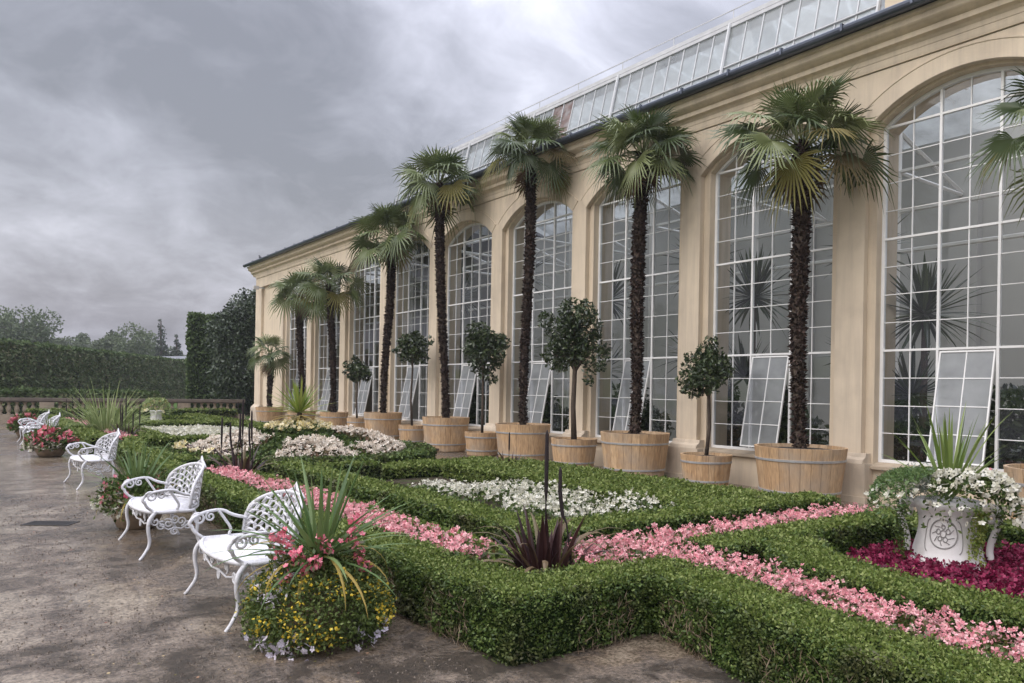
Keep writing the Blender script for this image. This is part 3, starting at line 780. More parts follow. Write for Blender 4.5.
# windows: frame with glazing bars, panes, tilted hopper sash
def cellz(y, z, c): return min(z, arc(y-c, -.05))
COLS = [-HALF+.05+(2*HALF-.10)*i/6 for i in range(7)]
HZ = [SILL+.03, 2.43, 4.21, 6.0]
ROWS = sorted(set([round(HZ[j]+(HZ[j+1]-HZ[j])*i/4, 4) for j in range(3) for i in range(5)]+[6.45]))
def window_mesh():
    m = MB(); c = 0.
    x0, x1 = -.035, .035
    for sgn in (-1, 1):
        y = sgn*(HALF-.025); m.box(x0, x1, y-.025, y+.025, SILL, arc(HALF-.05)-.02)
    m.box(x0, x1, -HALF+.05, HALF-.05, SILL+.001, SILL+.05)
    n = 16                                                             # arched head
    for i in range(n):
        a, b = -HALF+2*HALF*i/n, -HALF+2*HALF*(i+1)/n
        V = [(x, y, arc(y)+o) for x in (x0-.002, x1+.002) for y, o in ((a, -.055), (b, -.055), (b, .0), (a, .0))]
        m.add(V, [(0, 1, 2, 3), (7, 6, 5, 4), (0, 4, 5, 1)])
    for i, y in enumerate(COLS[1:-1], 1):
        heavy = i in (2, 4); wd = .018 if heavy else .0068; d = .030 if heavy else .015
        z0 = SILL+.05
        if i == 3: z0 = HZ[1]                                          # the centre light below is a separate sash
        m.box(-d, d, y-wd, y+wd, z0, arc(y)-.04)
    for z in ROWS[1:]:
        heavy = z in (HZ[1], HZ[2], HZ[3]); wd = .017 if heavy else .0064; d = .028 if heavy else .014
        if z > 6.2: continue
        spans = [(COLS[0], COLS[6])] if (heavy or z > HZ[1]) else [(COLS[0], COLS[2]), (COLS[4], COLS[6])]
        for a, b in spans: m.box(-d, d, a, b, z-wd, z+wd)
    return m
def glass_mesh():
    m = MB()
    for i in range(6):
        for j in range(len(ROWS)-1):
            if i in (2, 3) and ROWS[j] < HZ[1]-.01: continue
            a, b = COLS[i], COLS[i+1]; z0, z1 = ROWS[j], ROWS[j+1]
            za, zb = cellz(a, z1, 0), cellz(b, z1, 0)
            if za <= z0+.01 and zb <= z0+.01: continue
            tilt = rng.normal()*.022, rng.normal()*.022
            def X(y, z): return (y-(a+b)/2)*tilt[0]+(z-(z0+z1)/2)*tilt[1]
            V = [(X(a, z0), a, z0), (X(b, z0), b, z0), (X(b, zb), b, max(zb, z0+.002)), (X(a, za), a, max(za, z0+.002))]
            m.add(V, [(0, 3, 2, 1)])
    return m
def sash_mesh(ang):
    """centre light hinged at its top, foot swung outwards"""
    m = MB(); top = HZ[1]-.035; bot = SILL+.06; a, b = COLS[2]+.03, COLS[4]-.03
    h = top-bot
    m.box(-.016, .016, a, a+.022, -h, 0); m.box(-.016, .016, b-.022, b, -h, 0)
    m.box(-.016, .016, a+.022, b-.022, -.025, 0); m.box(-.016, .016, a+.022, b-.022, -h, -h+.025)
    m.box(-.012, .012, -.008, .008, -h+.025, -.025)
    for i in range(1, 4): m.box(-.010, .010, a+.022, b-.022, -h*i/4-.007, -h*i/4+.007)
    m.add([(0, a+.02, -h+.02), (0, b-.02, -h+.02), (0, b-.02, -.02), (0, a+.02, -.02)], [(0, 3, 2, 1)], 1)
    V = m.v; ca, sa = math.cos(ang), math.sin(ang)
    m.v = [np.column_stack([v[:, 0]*ca+v[:, 2]*sa, v[:, 1], -v[:, 0]*sa+v[:, 2]*ca+top]) for v in V]
    return m
wm = window_mesh().mesh('window', M['whitepaint'])
ang = [.20, .22, .19, .21, .20, .22, .2, .2, .21, .2, .2, .2]
for i, k in enumerate(bays):
    wo = link('window', wm, building, (XG, ctr(k), 0))
    glass_mesh().build('pane', M['glass'], wo)
    sash_mesh(ang[i]).build('sash', [M['whitepaint'], M['sashglass']], wo)
# small fittings on the far end
m = MB(); m.box(XW-.35, XW-.002, 36.2, 36.26, 6.30, 6.36); m.box(XW-.55, XW-.30, 36.13, 36.33, 6.24, 6.40)
tag(m.build('wall_lamp', M['greyframe']), 'small grey lamp on an arm high on the far end of the cream wall', 'lamp')
m = MB()
m.tube([(0, -.16, 0), (0, -.08, .02), (0, .0, .04), (0, .08, .07), (0, .12, .13), (0, .17, .15), (0, .21, .14)], [.012, .035, .06, .055, .035, .035, .006], 8)
m.tube([(0, 0, .0), (0, 0, -.07)], .008, 4)
b_ = m.build('bird', M['birdgrey'], None, True, (XW-.4, 35.7, 7.64)); tag(b_, 'small dark bird perched on the roof edge near the far corner', 'bird')

# ------------------------------------------------------------------ tubs, palms and topiary along the wall
def tub_meshes(R0, H):
    Rb = R0*.84
    rad = lambda z: Rb+(R0-Rb)*z/H
    m = MB()
    m.lathe([(Rb-.02, 0), (Rb, .02), (R0, H), (R0-.045, H), (R0-.06, H-.08), (.02, H-.08)], 52)
    hp = []
    for z in (H*.20, H*.76):
        q = MB(); q.lathe([(rad(z)+.001, z), (rad(z)+.011, z+.002), (rad(z+.036)+.009, z+.034), (rad(z+.036)+.001, z+.036)], 52); hp.append(q)
    s = MB(); s.lathe([(R0-.062, H-.078), (R0-.12, H-.05), (R0*.4, H-.03), (.01, H-.02)], 30)
    return m, hp, s
def place_tub(x, y, R0, H, label, cache={}):
    key = (round(R0, 2), round(H, 2))
    if key not in cache:
        a, hp, s = tub_meshes(*key); cache[key] = (a.mesh('staves', M['wood']), [q.mesh('hoop', M['hoop']) for q in hp], s.mesh('soil', M['soil']))
    t = thing('plant_tub', label, 'tub', (x, y, 0), random.uniform(0, 6.28), 'wooden tubs along the wall')
    link('staves', cache[key][0], t)
    for q in cache[key][1]: link('hoop', q, t)
    link('soil', cache[key][2], t)
    return t

XT, XM = 10.85, 10.95
palms = [  # y, x, crown centre height, tub radius, tub height, fan radius, petiole, lean, fans, label
 (3.40, XT, 5.02, .68, .86, .56, .52, (0, 0), 24, 'fan palm cut by the right picture edge, only its fronds showing'),
 (7.03, XT, 5.72, .70, .88, .72, .66, (.05, -.05), 34, 'tall fan palm in the rightmost whole tub, in front of the first two windows'),
 (10.67, XT, 6.42, .68, .90, .68, .62, (.08, -.05), 36, 'dense-crowned fan palm between the small lollipop tree and the largest bay tree'),
 (14.34, XT, 7.38, .66, .90, .70, .60, (-.12, .10), 33, 'tallest fan palm with a slim trunk and ragged yellow-tipped skirt under its crown'),
 (17.84, XT, 7.32, .65, .92, .74, .66, (0, -.30), 32, 'tall fan palm standing between the oval bay tree and the fork-crowned bay tree'),
 (21.63, XT, 6.5, .60, .92, .78, .70, (-.15, .18), 32, 'spreading fan palm left of the fork-crowned bay tree, head just under the cornice'),
 (25.46, XT, 5.30, .50, .80, .72, .66, (0, .25), 27, 'right one of the close pair of fan palms far along the wall'),
 (28.6, XT, 5.20, .55, .74, .74, .68, (.1, -.1), 28, 'left one of the close pair of fan palms far along the wall'),
 (32.3, XT, 3.05, .58, .78, .60, .60, (0, 0), 22, 'shortest fan palm in the last tub by the far corner'),
]
tlabs = ['large wooden tub at the right picture edge, half hidden by the flowering urn', 'largest wooden tub in view, nearest whole one, under a tall palm',
         'large wooden tub to the left of the small lollipop tree', 'large wooden tub behind the small purple-leaved plant', 'large wooden tub with a dark slot at its foot',
         'large wooden tub behind the blush flower mounds', 'wooden palm tub left of the fifth palm, behind the yucca bed', 'wooden palm tub mostly hidden behind the lime yucca', 'last wooden tub by the far corner of the building']
for i, (y, x, cz, tr_, th_, fr_, pe, ln, nf, lab) in enumerate(palms):
    tb_ = place_tub(x, y, tr_, th_, tlabs[i])
    if i == 4:                                                          # drainage slot low on the staves, towards the path
        q = MB(); q.box(-.022, .03, -.13, .13, .045, .10); sl_ = q.build('slot', M['soil'], tb_); a_ = R(207)-tb_.rotation_euler.z
        sl_.location = (tr_*.855*math.cos(a_), tr_*.855*math.sin(a_), 0); sl_.rotation_euler = (0, 0, a_)
    t = thing('fan_palm', lab, 'palm', (x, y, th_-.05), random.uniform(0, 6.28), 'potted fan palms along the wall')
    core, Q, top = palm_trunk(cz-th_+.05, (.100, .098, .094, .084, .088, .090, .086, .090, .09)[i], ln, 20+i)
    link('trunk', quad_mesh('trunk', [(Q, M['fibre'])], (core, M['bark'])), t)
    c = palm_crown(nf, fr_, pe, .07, 26 if i < 4 else 20, 40+i).build('crown', [M['palm'], M['palmold'], M['petiole'], M['brownfol']], t)
    c.location = top
bays_ = [  # y, tub r, tub h, [(lobe offset, radius)], crown z, label
 (8.98, .46, .60, [((0, 0, 0), .46), ((.25, .25, .05), .36), ((-.25, -.28, .0), .36), ((-.1, .3, -.12), .32), ((0, -.15, .18), .34)], 2.08, 'small round-headed bay tree on one slim bare stem, nearest of the clipped trees', (.03, -.05)),
 (12.61, .51, .66, [((0, -.25, .35), .55), ((0, .45, .25), .52), ((-.1, .55, -.25), .42), ((.1, -.5, -.3), .45), ((0, 0, -.05), .5), ((-.2, -.1, .65), .40)], 2.72, 'largest bay tree with a loose two-lobed crown and sturdy stem', (0, .05)),
 (16.21, .45, .60, [((0, 0, .1), .55), ((0, .4, 0), .42), ((0, -.4, .1), .42), ((-.1, .1, .45), .42), ((0, 0, -.4), .40)], 2.72, 'bay tree with an oval crown between the third and fourth palms', (0, 0)),
 (19.93, .40, .60, [((0, -.3, .1), .42), ((0, .42, 0), .38), ((0, .1, .15), .40), ((0, 0, -.15), .36)], 2.85, 'bay tree with a wide forked crown between the fourth and fifth palms', (0, .1)),
 (23.76, .34, .66, [((0, 0, 0), .40), ((0, .32, -.03), .32), ((0, -.3, .04), .32)], 2.25, 'smallest clipped bay tree, far along the wall', (0, .05)),
]
mlabs = ['small wooden tub holding the slim round-headed tree, beside a pier base', 'middle-sized wooden tub under the largest bay tree', 'small wooden tub right of the tub with a dark slot', 'small wooden tub between the fourth and fifth palms', 'narrow wooden tub partly hidden, farthest of the small ones']
for i, (y, tr_, th_, lobes, cz, lab, ln) in enumerate(bays_):
    place_tub(XM, y, tr_, th_, mlabs[i])
    t = thing('bay_tree', lab, 'topiary tree', (XM, y, th_-.05), 0, 'clipped bay trees in tubs')
    zc = cz-th_+.05; tk = MB()
    rr = .032 if i != 1 else .055
    tk.tube([(0, 0, 0), (ln[0]*.6, ln[1], zc*.35), (ln[0], ln[1]*.3, zc*.7), (0, 0, zc)], [rr*1.2, rr, rr*.9, rr*.7], 8)
    for (o, r) in lobes[1:]: tk.tube([(0, 0, zc*.72), (o[0]*.5, o[1]*.5, zc+o[2]*.6-.1), (o[0], o[1], zc+o[2])], [rr*.6, rr*.45, rr*.25], 5)
    tk.build('trunk', M['bark'], t, True)
    cs = [(o[0], o[1], zc+o[2]) for o, r in lobes]; rs = [r for o, r in lobes]
    rs = [r*.80 for r in rs]
    for j in range(20):
        o, r = random.choice(lobes); v = randdir(1)[0]*r*random.uniform(.75, 1.12)
        cs.append((o[0]+v[0], o[1]+v[1], zc+o[2]+v[2])); rs.append(r*random.uniform(.22, .45))
    L = max(.085, .0058*math.hypot(XM, y))
    n = int(sum(r*r for r in rs)*12.6*2.1/(L*L*.28)*.34)
    Q = cloud(cs, rs, n, L, .45, .45, .5)
    link('crown', quad_mesh('crown', [(Q, M['bay'])]), t)

# plants seen through the windows
random.seed(77)
for i, (x, y, z, n, L, lab) in enumerate([
   (13.0, 6.15, 3.0, 60, 1.0, 'spiky dark palm lily standing indoors behind the nearest window'), (13.0, 7.15, 4.2, 50, .8, 'tall spiky palm lily indoors at the left edge of the nearest window'),
   (13.1, 9.6, 3.6, 56, 1.0, 'spiky palm lily standing indoors behind the second window'), (13.0, 10.9, 4.4, 50, .9, 'taller palm lily indoors at the far side of the second window'),
   (13.1, 13.9, 3.9, 50, 1.0, 'spiky palm lily indoors behind the third window'), (13.1, 17.6, 4.9, 50, 1.1, 'tall palm lily indoors behind the fourth window'), (13.2, 21.0, 4.6, 46, 1.1, 'palm lily indoors behind the fifth window')]):
    t = thing('palm_lily', lab, 'indoor plant', (x, y, .06), 0, 'spiky plants inside the orangery')
    m = MB(); m.tube([(0, 0, 0), (.05, .03, z*.5), (0, 0, z)], [.08, .06, .05], 7); m.build('stem', M['bark'], t)
    m = MB(); rosette(m, (0, 0, z), n+30, (L*.75, L*1.15), .085, (1.5, -.8), (.2, .5), 0, .04, 4); rosette(m, (.1, .25, z*.55), n, (L*.7, L), .075, (1.4, -.5), (.2, .5), 0, .04, 4); m.build('foliage', M['bay'], t)
for i, (x, y, lab) in enumerate([(13.3, 6.6, 'low dark bush indoors at the left foot of the nearest window'), (13.2, 10.3, 'low dark bush indoors at the left foot of the second window'), (13.2, 14.2, 'low dark bush indoors at the left foot of the third window'), (13.2, 19.6, 'low dark bush indoors at the foot of the fifth window'), (13.0, 4.6, 'dark leafy bush indoors at the right of the nearest window'), (13.1, 8.9, 'dark leafy bush indoors at the foot of the second window'), (13.1, 12.9, 'dark leafy bush indoors low behind the third window'), (13.1, 16.4, 'dark leafy bush indoors low behind the fourth window')]):
    Q = cloud([(0, 0, .9), (.1, .5, .7), (0, -.5, .8), (0, .2, 1.5)], [.6, .5, .5, .45], 3200, .13, .5, .3)
    o = link('indoor_bush', quad_mesh('indoor_bush', [(Q, M['bay'])]), None, (x, y, .06)); tag(o, lab, 'indoor plant', 'leafy bushes inside the orangery')

# ------------------------------------------------------------------ parterre hedges
front = [(2.76, 14.2), (2.80, 8.0), (2.97, 3.94), (3.95, 3.94)]
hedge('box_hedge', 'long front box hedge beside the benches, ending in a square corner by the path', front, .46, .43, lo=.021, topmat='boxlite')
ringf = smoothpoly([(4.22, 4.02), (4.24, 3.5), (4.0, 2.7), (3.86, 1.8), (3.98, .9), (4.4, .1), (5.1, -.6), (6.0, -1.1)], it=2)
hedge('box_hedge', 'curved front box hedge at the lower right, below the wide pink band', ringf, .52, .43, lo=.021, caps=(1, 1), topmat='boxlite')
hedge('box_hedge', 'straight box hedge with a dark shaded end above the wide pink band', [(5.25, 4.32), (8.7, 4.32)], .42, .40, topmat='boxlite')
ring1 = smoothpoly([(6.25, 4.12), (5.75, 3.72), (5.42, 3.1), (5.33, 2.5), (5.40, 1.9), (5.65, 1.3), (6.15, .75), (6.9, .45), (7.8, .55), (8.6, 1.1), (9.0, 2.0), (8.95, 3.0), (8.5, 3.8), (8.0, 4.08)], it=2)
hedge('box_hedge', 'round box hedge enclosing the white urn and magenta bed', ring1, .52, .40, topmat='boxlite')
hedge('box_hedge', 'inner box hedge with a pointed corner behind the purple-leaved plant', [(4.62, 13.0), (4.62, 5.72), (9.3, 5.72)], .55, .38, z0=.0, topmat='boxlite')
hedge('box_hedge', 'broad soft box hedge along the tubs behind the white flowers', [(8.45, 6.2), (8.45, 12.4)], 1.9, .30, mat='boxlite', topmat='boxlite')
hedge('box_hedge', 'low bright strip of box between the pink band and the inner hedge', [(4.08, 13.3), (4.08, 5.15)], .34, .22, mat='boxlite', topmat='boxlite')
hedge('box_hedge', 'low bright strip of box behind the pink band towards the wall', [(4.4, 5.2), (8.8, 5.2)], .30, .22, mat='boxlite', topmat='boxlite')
C2 = np.array([6.1, 16.2])
circ = lambda c, r, a0, a1, n=40: [(c[0]+r*math.cos(t), c[1]+r*math.sin(t)) for t in np.linspace(R(a0), R(a1), n)]
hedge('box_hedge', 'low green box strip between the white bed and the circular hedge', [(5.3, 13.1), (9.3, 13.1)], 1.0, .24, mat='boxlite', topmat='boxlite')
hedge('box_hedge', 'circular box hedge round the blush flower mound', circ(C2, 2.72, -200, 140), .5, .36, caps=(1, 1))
for a, lab in ((-150, 'left'), (-95, 'front'), (-40, 'right')):
    p0 = C2+2.2*np.array([math.cos(R(a)), math.sin(R(a))]); p1 = C2+.55*np.array([math.cos(R(a)), math.sin(R(a))])
for lab, pts, wd, h, z0 in [
   ('cross hedge of box closing the white bed towards the circular hedge', [(4.9, 12.6), (6.2, 12.6)], .4, .34, 0),
   ('curved front box hedge beside the third bench', smoothpoly([(3.35, 14.0), (3.05, 15.2), (2.9, 16.6), (3.05, 18.0), (3.4, 19.2)], it=1), .45, .40, 0),
   ('far front box hedge with a blunt end beside the far benches', [(2.84, 20.3), (2.84, 33.5)], .5, .42, 0),
   ('far box hedge across the parterre before the white bed', [(3.4, 20.7), (8.6, 20.7)], .5, .36, 0),
   ('far inner box hedge beside the white bed', [(4.3, 21.4), (4.3, 27.4)], .5, .36, 0),
   ('far box hedge along the tubs behind the white bed', [(8.3, 20.0), (8.3, 35)], .6, .40, 0),
   ('far box hedge behind the white bed', [(4.0, 28.2), (8.0, 28.2)], .5, .38, 0),
   ('box hedge along the foot of the balustrade', [(2.4, 36.4), (10.6, 36.4)], .7, .55, 0),
   ('box hedge along the balustrade left of the path end', [(-6, 37.4), (1.2, 36.9)], .6, .6, 0)]:
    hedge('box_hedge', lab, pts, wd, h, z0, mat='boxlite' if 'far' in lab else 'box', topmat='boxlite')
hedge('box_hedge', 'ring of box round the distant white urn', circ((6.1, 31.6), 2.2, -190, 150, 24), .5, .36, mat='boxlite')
# lawn strips between the far hedges
for x0, x1, y0, y1 in ((3.1, 8.0, 18.9, 20.4), (4.6, 8.0, 21.0, 27.9), (3.1, 8.5, 28.5, 36.0)):
    pass
sheet('lawn', 3.15, 8.5, 19.3, 36.0, .012, M['grass'], 'short green turf between the far hedges')

# ------------------------------------------------------------------ bedding flowers
flat = lambda z: (lambda p: np.full(len(p), z))
PB = 'pink begonia bands'
flowerbed('pink_begonias', 'narrow band of pink begonias running along the long front hedge', strip_poly([(3.46, 5.2), (3.42, 10.6)], .54), flat(.33), 'pink', 'beglf', group=PB, spread=.10, patch=.40, bs=.020, bk=.0032, flowercov=.8, leafdens=1.3)
flowerbed('pink_begonias', 'short far band of pink begonias near the purple spikes behind the second bench', strip_poly([(3.45, 11.3), (3.45, 13.0)], .6), flat(.27), 'pink', 'beglf', group=PB, bs=.020, bk=.0032)
flowerbed('pink_begonias', 'band of pink begonias running towards the wall right of the purple-leaved plant', [(3.95, 4.3), (4.7, 4.3), (5.2, 4.57), (8.7, 4.57), (8.7, 5.05), (4.25, 5.05)], flat(.33), 'pink', 'beglf', group=PB, spread=.10, patch=.40, bs=.020, bk=.0032, flowercov=.8, leafdens=1.3)
pb = smoothpoly([(4.85, 4.4), (4.85, 3.5), (4.58, 2.7), (4.5, 1.8), (4.65, 1.0), (5.1, .3), (5.7, -.2)], it=2)
flowerbed('pink_begonias', 'broad curved band of pink begonias in the lower right', strip_poly(pb, .60), flat(.33), 'pink', 'beglf', group=PB, spread=.11, patch=.40, bs=.020, bk=.0032, flowercov=.8, leafdens=1.3)
mag = np.array(circ((7.15, 2.4), 1.48, 0, 360, 30)[:-1])
flowerbed('magenta_bed', 'magenta leafy bedding filling the round hedge under the white urn', mag, flat(.20), 'magenta', 'magenta', spread=.09, patch=.05, bs=.030, bk=.0045, k=4, cat='flower bed')
flowerbed('white_bed', 'white begonias filling the inner hedge bed before the tubs', [(5.5, 6.35), (6.3, 6.2), (7.3, 6.3), (7.25, 6.9), (6.7, 7.2), (7.1, 7.8), (7.15, 9.3), (6.2, 9.9), (5.15, 9.5), (5.1, 8.4), (5.7, 7.9), (5.15, 7.2)], lambda p: .25+.09*vnoise(p, 1.8, 4), 'white', 'greens', spread=.13, patch=.55, flowercov=.8, bs=.022, bk=.0034)
# mound of the circular bed
def mound(p):
    r = np.linalg.norm(p-C2, axis=1); return .28+.62*np.clip(1-r/2.4, 0, 1)
def cone():
    m = MB(); n = 40; V = [(C2[0], C2[1], .72)]
    for r in (.8, 1.6, 2.45):
        z = .2+.52*max(0, 1-r/2.4)
        for i in range(n): t = 2*math.pi*i/n; V.append((C2[0]+r*math.cos(t), C2[1]+r*math.sin(t), z))
    Fs = [(0, 1+i, 1+(i+1) % n) for i in range(n)]
    for k in range(2): Fs += [(1+k*n+i, 1+(k+1)*n+i, 1+(k+1)*n+(i+1) % n, 1+k*n+(i+1) % n) for i in range(n)]
    m.add(V, Fs); return m
tag(cone().build('mound_soil', M['bedsoil'], None, True), 'raised soil mound of the circular bed', 'ground', None, 'structure')
def sector(c, r0, r1, a0, a1, n=10):
    return np.array(circ(c, r1, a0, a1, n)+circ(c, r0, a1, a0, n))
BG = 'blush flower mounds of the circular bed'
for r0, r1, a0, a1, dz, lab in ((1.0, 2.35, -205, -140, .14, 'broad mound of blush flowers at the left of the circular bed'), (1.25, 2.35, -122, -78, .12, 'low round mound of blush flowers at the front of the circular bed'),
                            (.75, 2.3, -50, -8, .16, 'blush flower mound at the right of the circular bed, in front of the tubs'), (1.7, 2.35, -74, -56, .08, 'smallest tuft of blush flowers at the right front of the circular bed'),
                            (.9, 2.3, 20, 90, .14, 'blush flower mound at the back of the circular bed')):
    cc = C2+np.array([math.cos(R((a0+a1)/2)), math.sin(R((a0+a1)/2))])*(r0+r1)/2; rad = (r1-r0)/2+.1
    flowerbed('blush_mound', lab, sector(C2, r0, r1, a0, a1), (lambda cc, rad, dz: lambda p: mound(p)+dz*np.clip(1-(np.linalg.norm(p-cc, axis=1)/rad)**2, 0, 1))(cc, rad, dz), 'blush', 'brownfol', group=BG, spread=.09, patch=.12, bs=.03, bk=.0032, cat='flower bed')
flowerbed('turf_cross', 'green ground cover between the blush flower mounds', sector(C2, .3, 2.4, -179.9, 180, 40), lambda p: mound(p)-.05, 'greens', 'greens', spread=.06, patch=0., bs=.05, bk=.004, cat='ground cover')
flowerbed('cream_ring', 'ring of cream and yellow flowers round the lime yucca', sector(C2, .05, .75, -179.9, 180, 24), lambda p: mound(p)+.06, 'cream', 'greens', spread=.10, patch=.3, bs=.035, bk=.003, cat='flower bed')
flowerbed('dark_red_bed', 'dark red bedding at the left edge of the circular bed', strip_poly(circ(C2, 2.25, -200, -150, 10), .45), flat(.36), 'purple', 'purple', spread=.05, patch=.1, bs=.04, cat='flower bed')
flowerbed('yellow_edging', 'sparse yellow and cream edging flowers at the left rim of the circular bed', strip_poly(circ(C2, 2.45, -215, -150, 12), .18), flat(.40), 'cream', 'greens', spread=.05, patch=.45, bs=.05, cat='flower bed')
flowerbed('far_white_bed', 'flat bed of white flowers in the far parterre', [(4.9, 23.2), (7.4, 22.0), (7.8, 25.5), (7.0, 27.6), (4.8, 27.2)], flat(.20), 'white', 'greens', spread=.06, patch=.2, bs=.05, cat='flower bed')
flowerbed('far_pink_bed', 'far band of salmon pink flowers behind the front hedge', strip_poly([(3.5, 20.9), (3.5, 33)], .5), flat(.27), 'pink', 'greens', spread=.06, patch=.5, bs=.05, cat='flower bed')

# ------------------------------------------------------------------ purple-leaved accent plants
def purple_plant(name, label, x, y, n, h, spikes, z0=.02, strap=10):
    t = thing(name, label, 'plant', (x, y, z0), random.uniform(0, 6.28), 'purple-leaved accent plants')
    m = MB()
    rosette(m, (0, 0, 0), n, (h*.32, h*.54), .08, (1.54, 1.0), (.1, 1.1), 0, .09, 6, .5)
    m.build('foliage', M['purple'], t)
    m = MB(); rosette(m, (0, 0, .12), strap, (h*.38, h*.62), .05, (1.25, .45), (1.8, 2.9), 0, .12, 8)
    m.build('strap_leaves', M['brownblade'], t)
    for i in range(spikes):
        m = MB(); a = i*2.4+random.uniform(-.4, .4); q = 0 if i == 0 else .10+.28*i/max(1, spikes)
        H = h*(1.0 if i == 0 else random.uniform(.62, .9)); bx, by = q*math.cos(a), q*math.sin(a); lx, ly = random.uniform(-.10, .10)*min(1, i), random.uniform(-.10, .10)*min(1, i)
        m.tube([(bx, by, .1), (bx+lx*.5, by+ly*.5, H*.55), (bx+lx*.8, by+ly*.8, H*.62), (bx+lx, by+ly, H*.8), (bx+lx, by+ly, H*.97), (bx+lx, by+ly, H)], [.007, .007, .016, .0185, .014, .003], 7)
        m.build('flower_spike', M['bud'], t, True)
    return t
random.seed(9)
purple_plant('purple_millet', 'large purple-leaved plant with one tall dark spike at the front hedge corner', 4.0, 4.95, 30, 1.35, 2, strap=26)
purple_plant('purple_millet', 'purple plant with several tall dark spikes behind the second bench', 3.95, 13.1, 12, 1.45, 7, strap=14)
purple_plant('purple_millet', 'purple plant with dark spikes beside the feathery grass', 3.75, 22.8, 10, 1.35, 6, strap=8)
purple_plant('purple_millet', 'farthest purple spiky plant behind the far front hedge', 3.5, 30.2, 10, 1.5, 6, strap=8)
purple_plant('purple_millet', 'small dark purple plant in front of a large tub', 8.75, 12.0, 20, .85, 1, strap=6)
purple_plant('purple_millet', 'bronze purple plant low beside the flowering urn', 8.75, 4.75, 12, .7, 0, strap=14)
purple_plant('purple_millet', 'dark plant at the foot of the palm tubs beyond the yucca', 9.3, 24.5, 14, .9, 2, strap=6)
purple_plant('purple_millet', 'dark leafy plant before the last tub by the far corner', 9.3, 31.5, 12, 1.0, 2, strap=8)
t = thing('feathery_grass', 'big pale green feathery grass beyond the third bench', 'grass plant', (3.55, 24.6, 0))
m = MB(); rosette(m, (0, 0, .1), 260, (1.0, 1.9), .038, (1.5, .3), (.6, 1.9), 0, .28, 6); m.build('foliage', M['grassy'], t)
t = thing('lime_yucca', 'lime green yucca on top of the circular flower mound', 'plant', (C2[0], C2[1], .78))
m = MB(); m.tube([(0, 0, -.05), (0, 0, .35)], [.06, .05], 7); m.build('stem', M['bark'], t)
m = MB(); rosette(m, (0, 0, .33), 60, (.62, .85), .06, (1.5, .1), (.1, .5), 0, .03, 5); m.build('foliage', M['cordylite'], t)
m = MB(); rosette(m, (0, 0, .25), 16, (.6, .75), .06, (.0, -.6), (.3, .6), 0, .03, 5); m.build('dead_leaves', M['strawy'], t)

# ------------------------------------------------------------------ white urns
def urn_body():
    m = MB()
    m.lathe([(.375, 0), (.385, .03), (.385, .09), (.365, .11), (.345, .13), (.33, .20), (.295, .30), (.28, .38), (.285, .45), (.30, .50), (.325, .53), (.335, .56), (.325, .585), (.30, .60), (.29, .60), (.28, .56), (.02, .55)], 48)
    return m
def spiral(c, r0, r1, turns, plane, ph=0, n=40):
    out = []
    for i in range(n):
        t = i/(n-1); a = ph+turns*2*math.pi*t; r = r0+(r1-r0)*t
        u, v = r*math.cos(a), r*math.sin(a)
        out.append(tuple(np.array(c)+u*np.array(plane[0])+v*np.array(plane[1])))
    return out
def urn_handle(az):
    h = np.array([math.cos(az), math.sin(az), 0]); z = np.array([0, 0, 1.])
    m = MB()
    P = [h*.31+z*.53, h*.40+z*.57, h*.47+z*.53, h*.47+z*.43, h*.42+z*.33, h*.385+z*.22, h*.40+z*.14]
    m.tube(smoothpoly(P, it=2), .034, 10)
    m.tube(spiral(h*.40+z*.48, .065, .01, 1.4, (h, z), .5), .018, 8)
    return m
def urn_relief(az):
    """wreath with a small floral mask pressed on the belly"""
    m = MB(); s = np.array([-math.sin(az), math.cos(az), 0]); h = np.array([math.cos(az), math.sin(az), 0]); z = np.array([0, 0, 1.])
    def on(u, v, out=.004):
        zz = .34+v
        r = np.interp(zz, [.13, .20, .30, .38, .45, .50], [.36, .33, .295, .28, .285, .30])
        a = az+u/.30
        return np.array([math.cos(a)*(r+out), math.sin(a)*(r+out), zz])
    m.tube([on(.135*math.cos(t), .115*math.sin(t)) for t in np.linspace(0, 6.283, 40)], .0065, 6, 0, False)
    m.tube([on(-.135-.05*math.sin(t), .13*math.cos(t)-.02) for t in np.linspace(0, 3.0, 14)], .005, 5)
    m.tube([on(.135+.05*math.sin(t), .13*math.cos(t)-.02) for t in np.linspace(0, 3.0, 14)], .005, 5)
    for cx, cz, r in ((0, 0, .028), (-.05, .015, .02), (.045, .02, .02), (.0, .055, .017), (.02, -.045, .02), (-.03, -.04, .018)):
        m.tube([on(cx+r*math.cos(t), cz+r*math.sin(t)) for t in np.linspace(0, 6.283, 16)], .005, 5, 0, False)
    for i in range(9):
        a = i*.7; m.tube([on(.06*math.cos(a), .06*math.sin(a)), on(.11*math.cos(a+.4), .095*math.sin(a+.4))], .004, 5)
    return m
def urn(x, y, z, s, label, rz):
    t = thing('stone_urn', label, 'urn', (x, y, z), rz, 'white urns of the parterre'); t.scale = (s, s, s*1.3)
    b = urn_body().build('bowl', M['marble'], t, True)
    for az in (R(0), R(180)): urn_handle(az).build('handle', M['marble'], t, True)
    urn_relief(R(-90)).build('relief', M['reliefgrey'], t, True)
    return t
UX, UY, UZ = 7.30, 3.22, .12
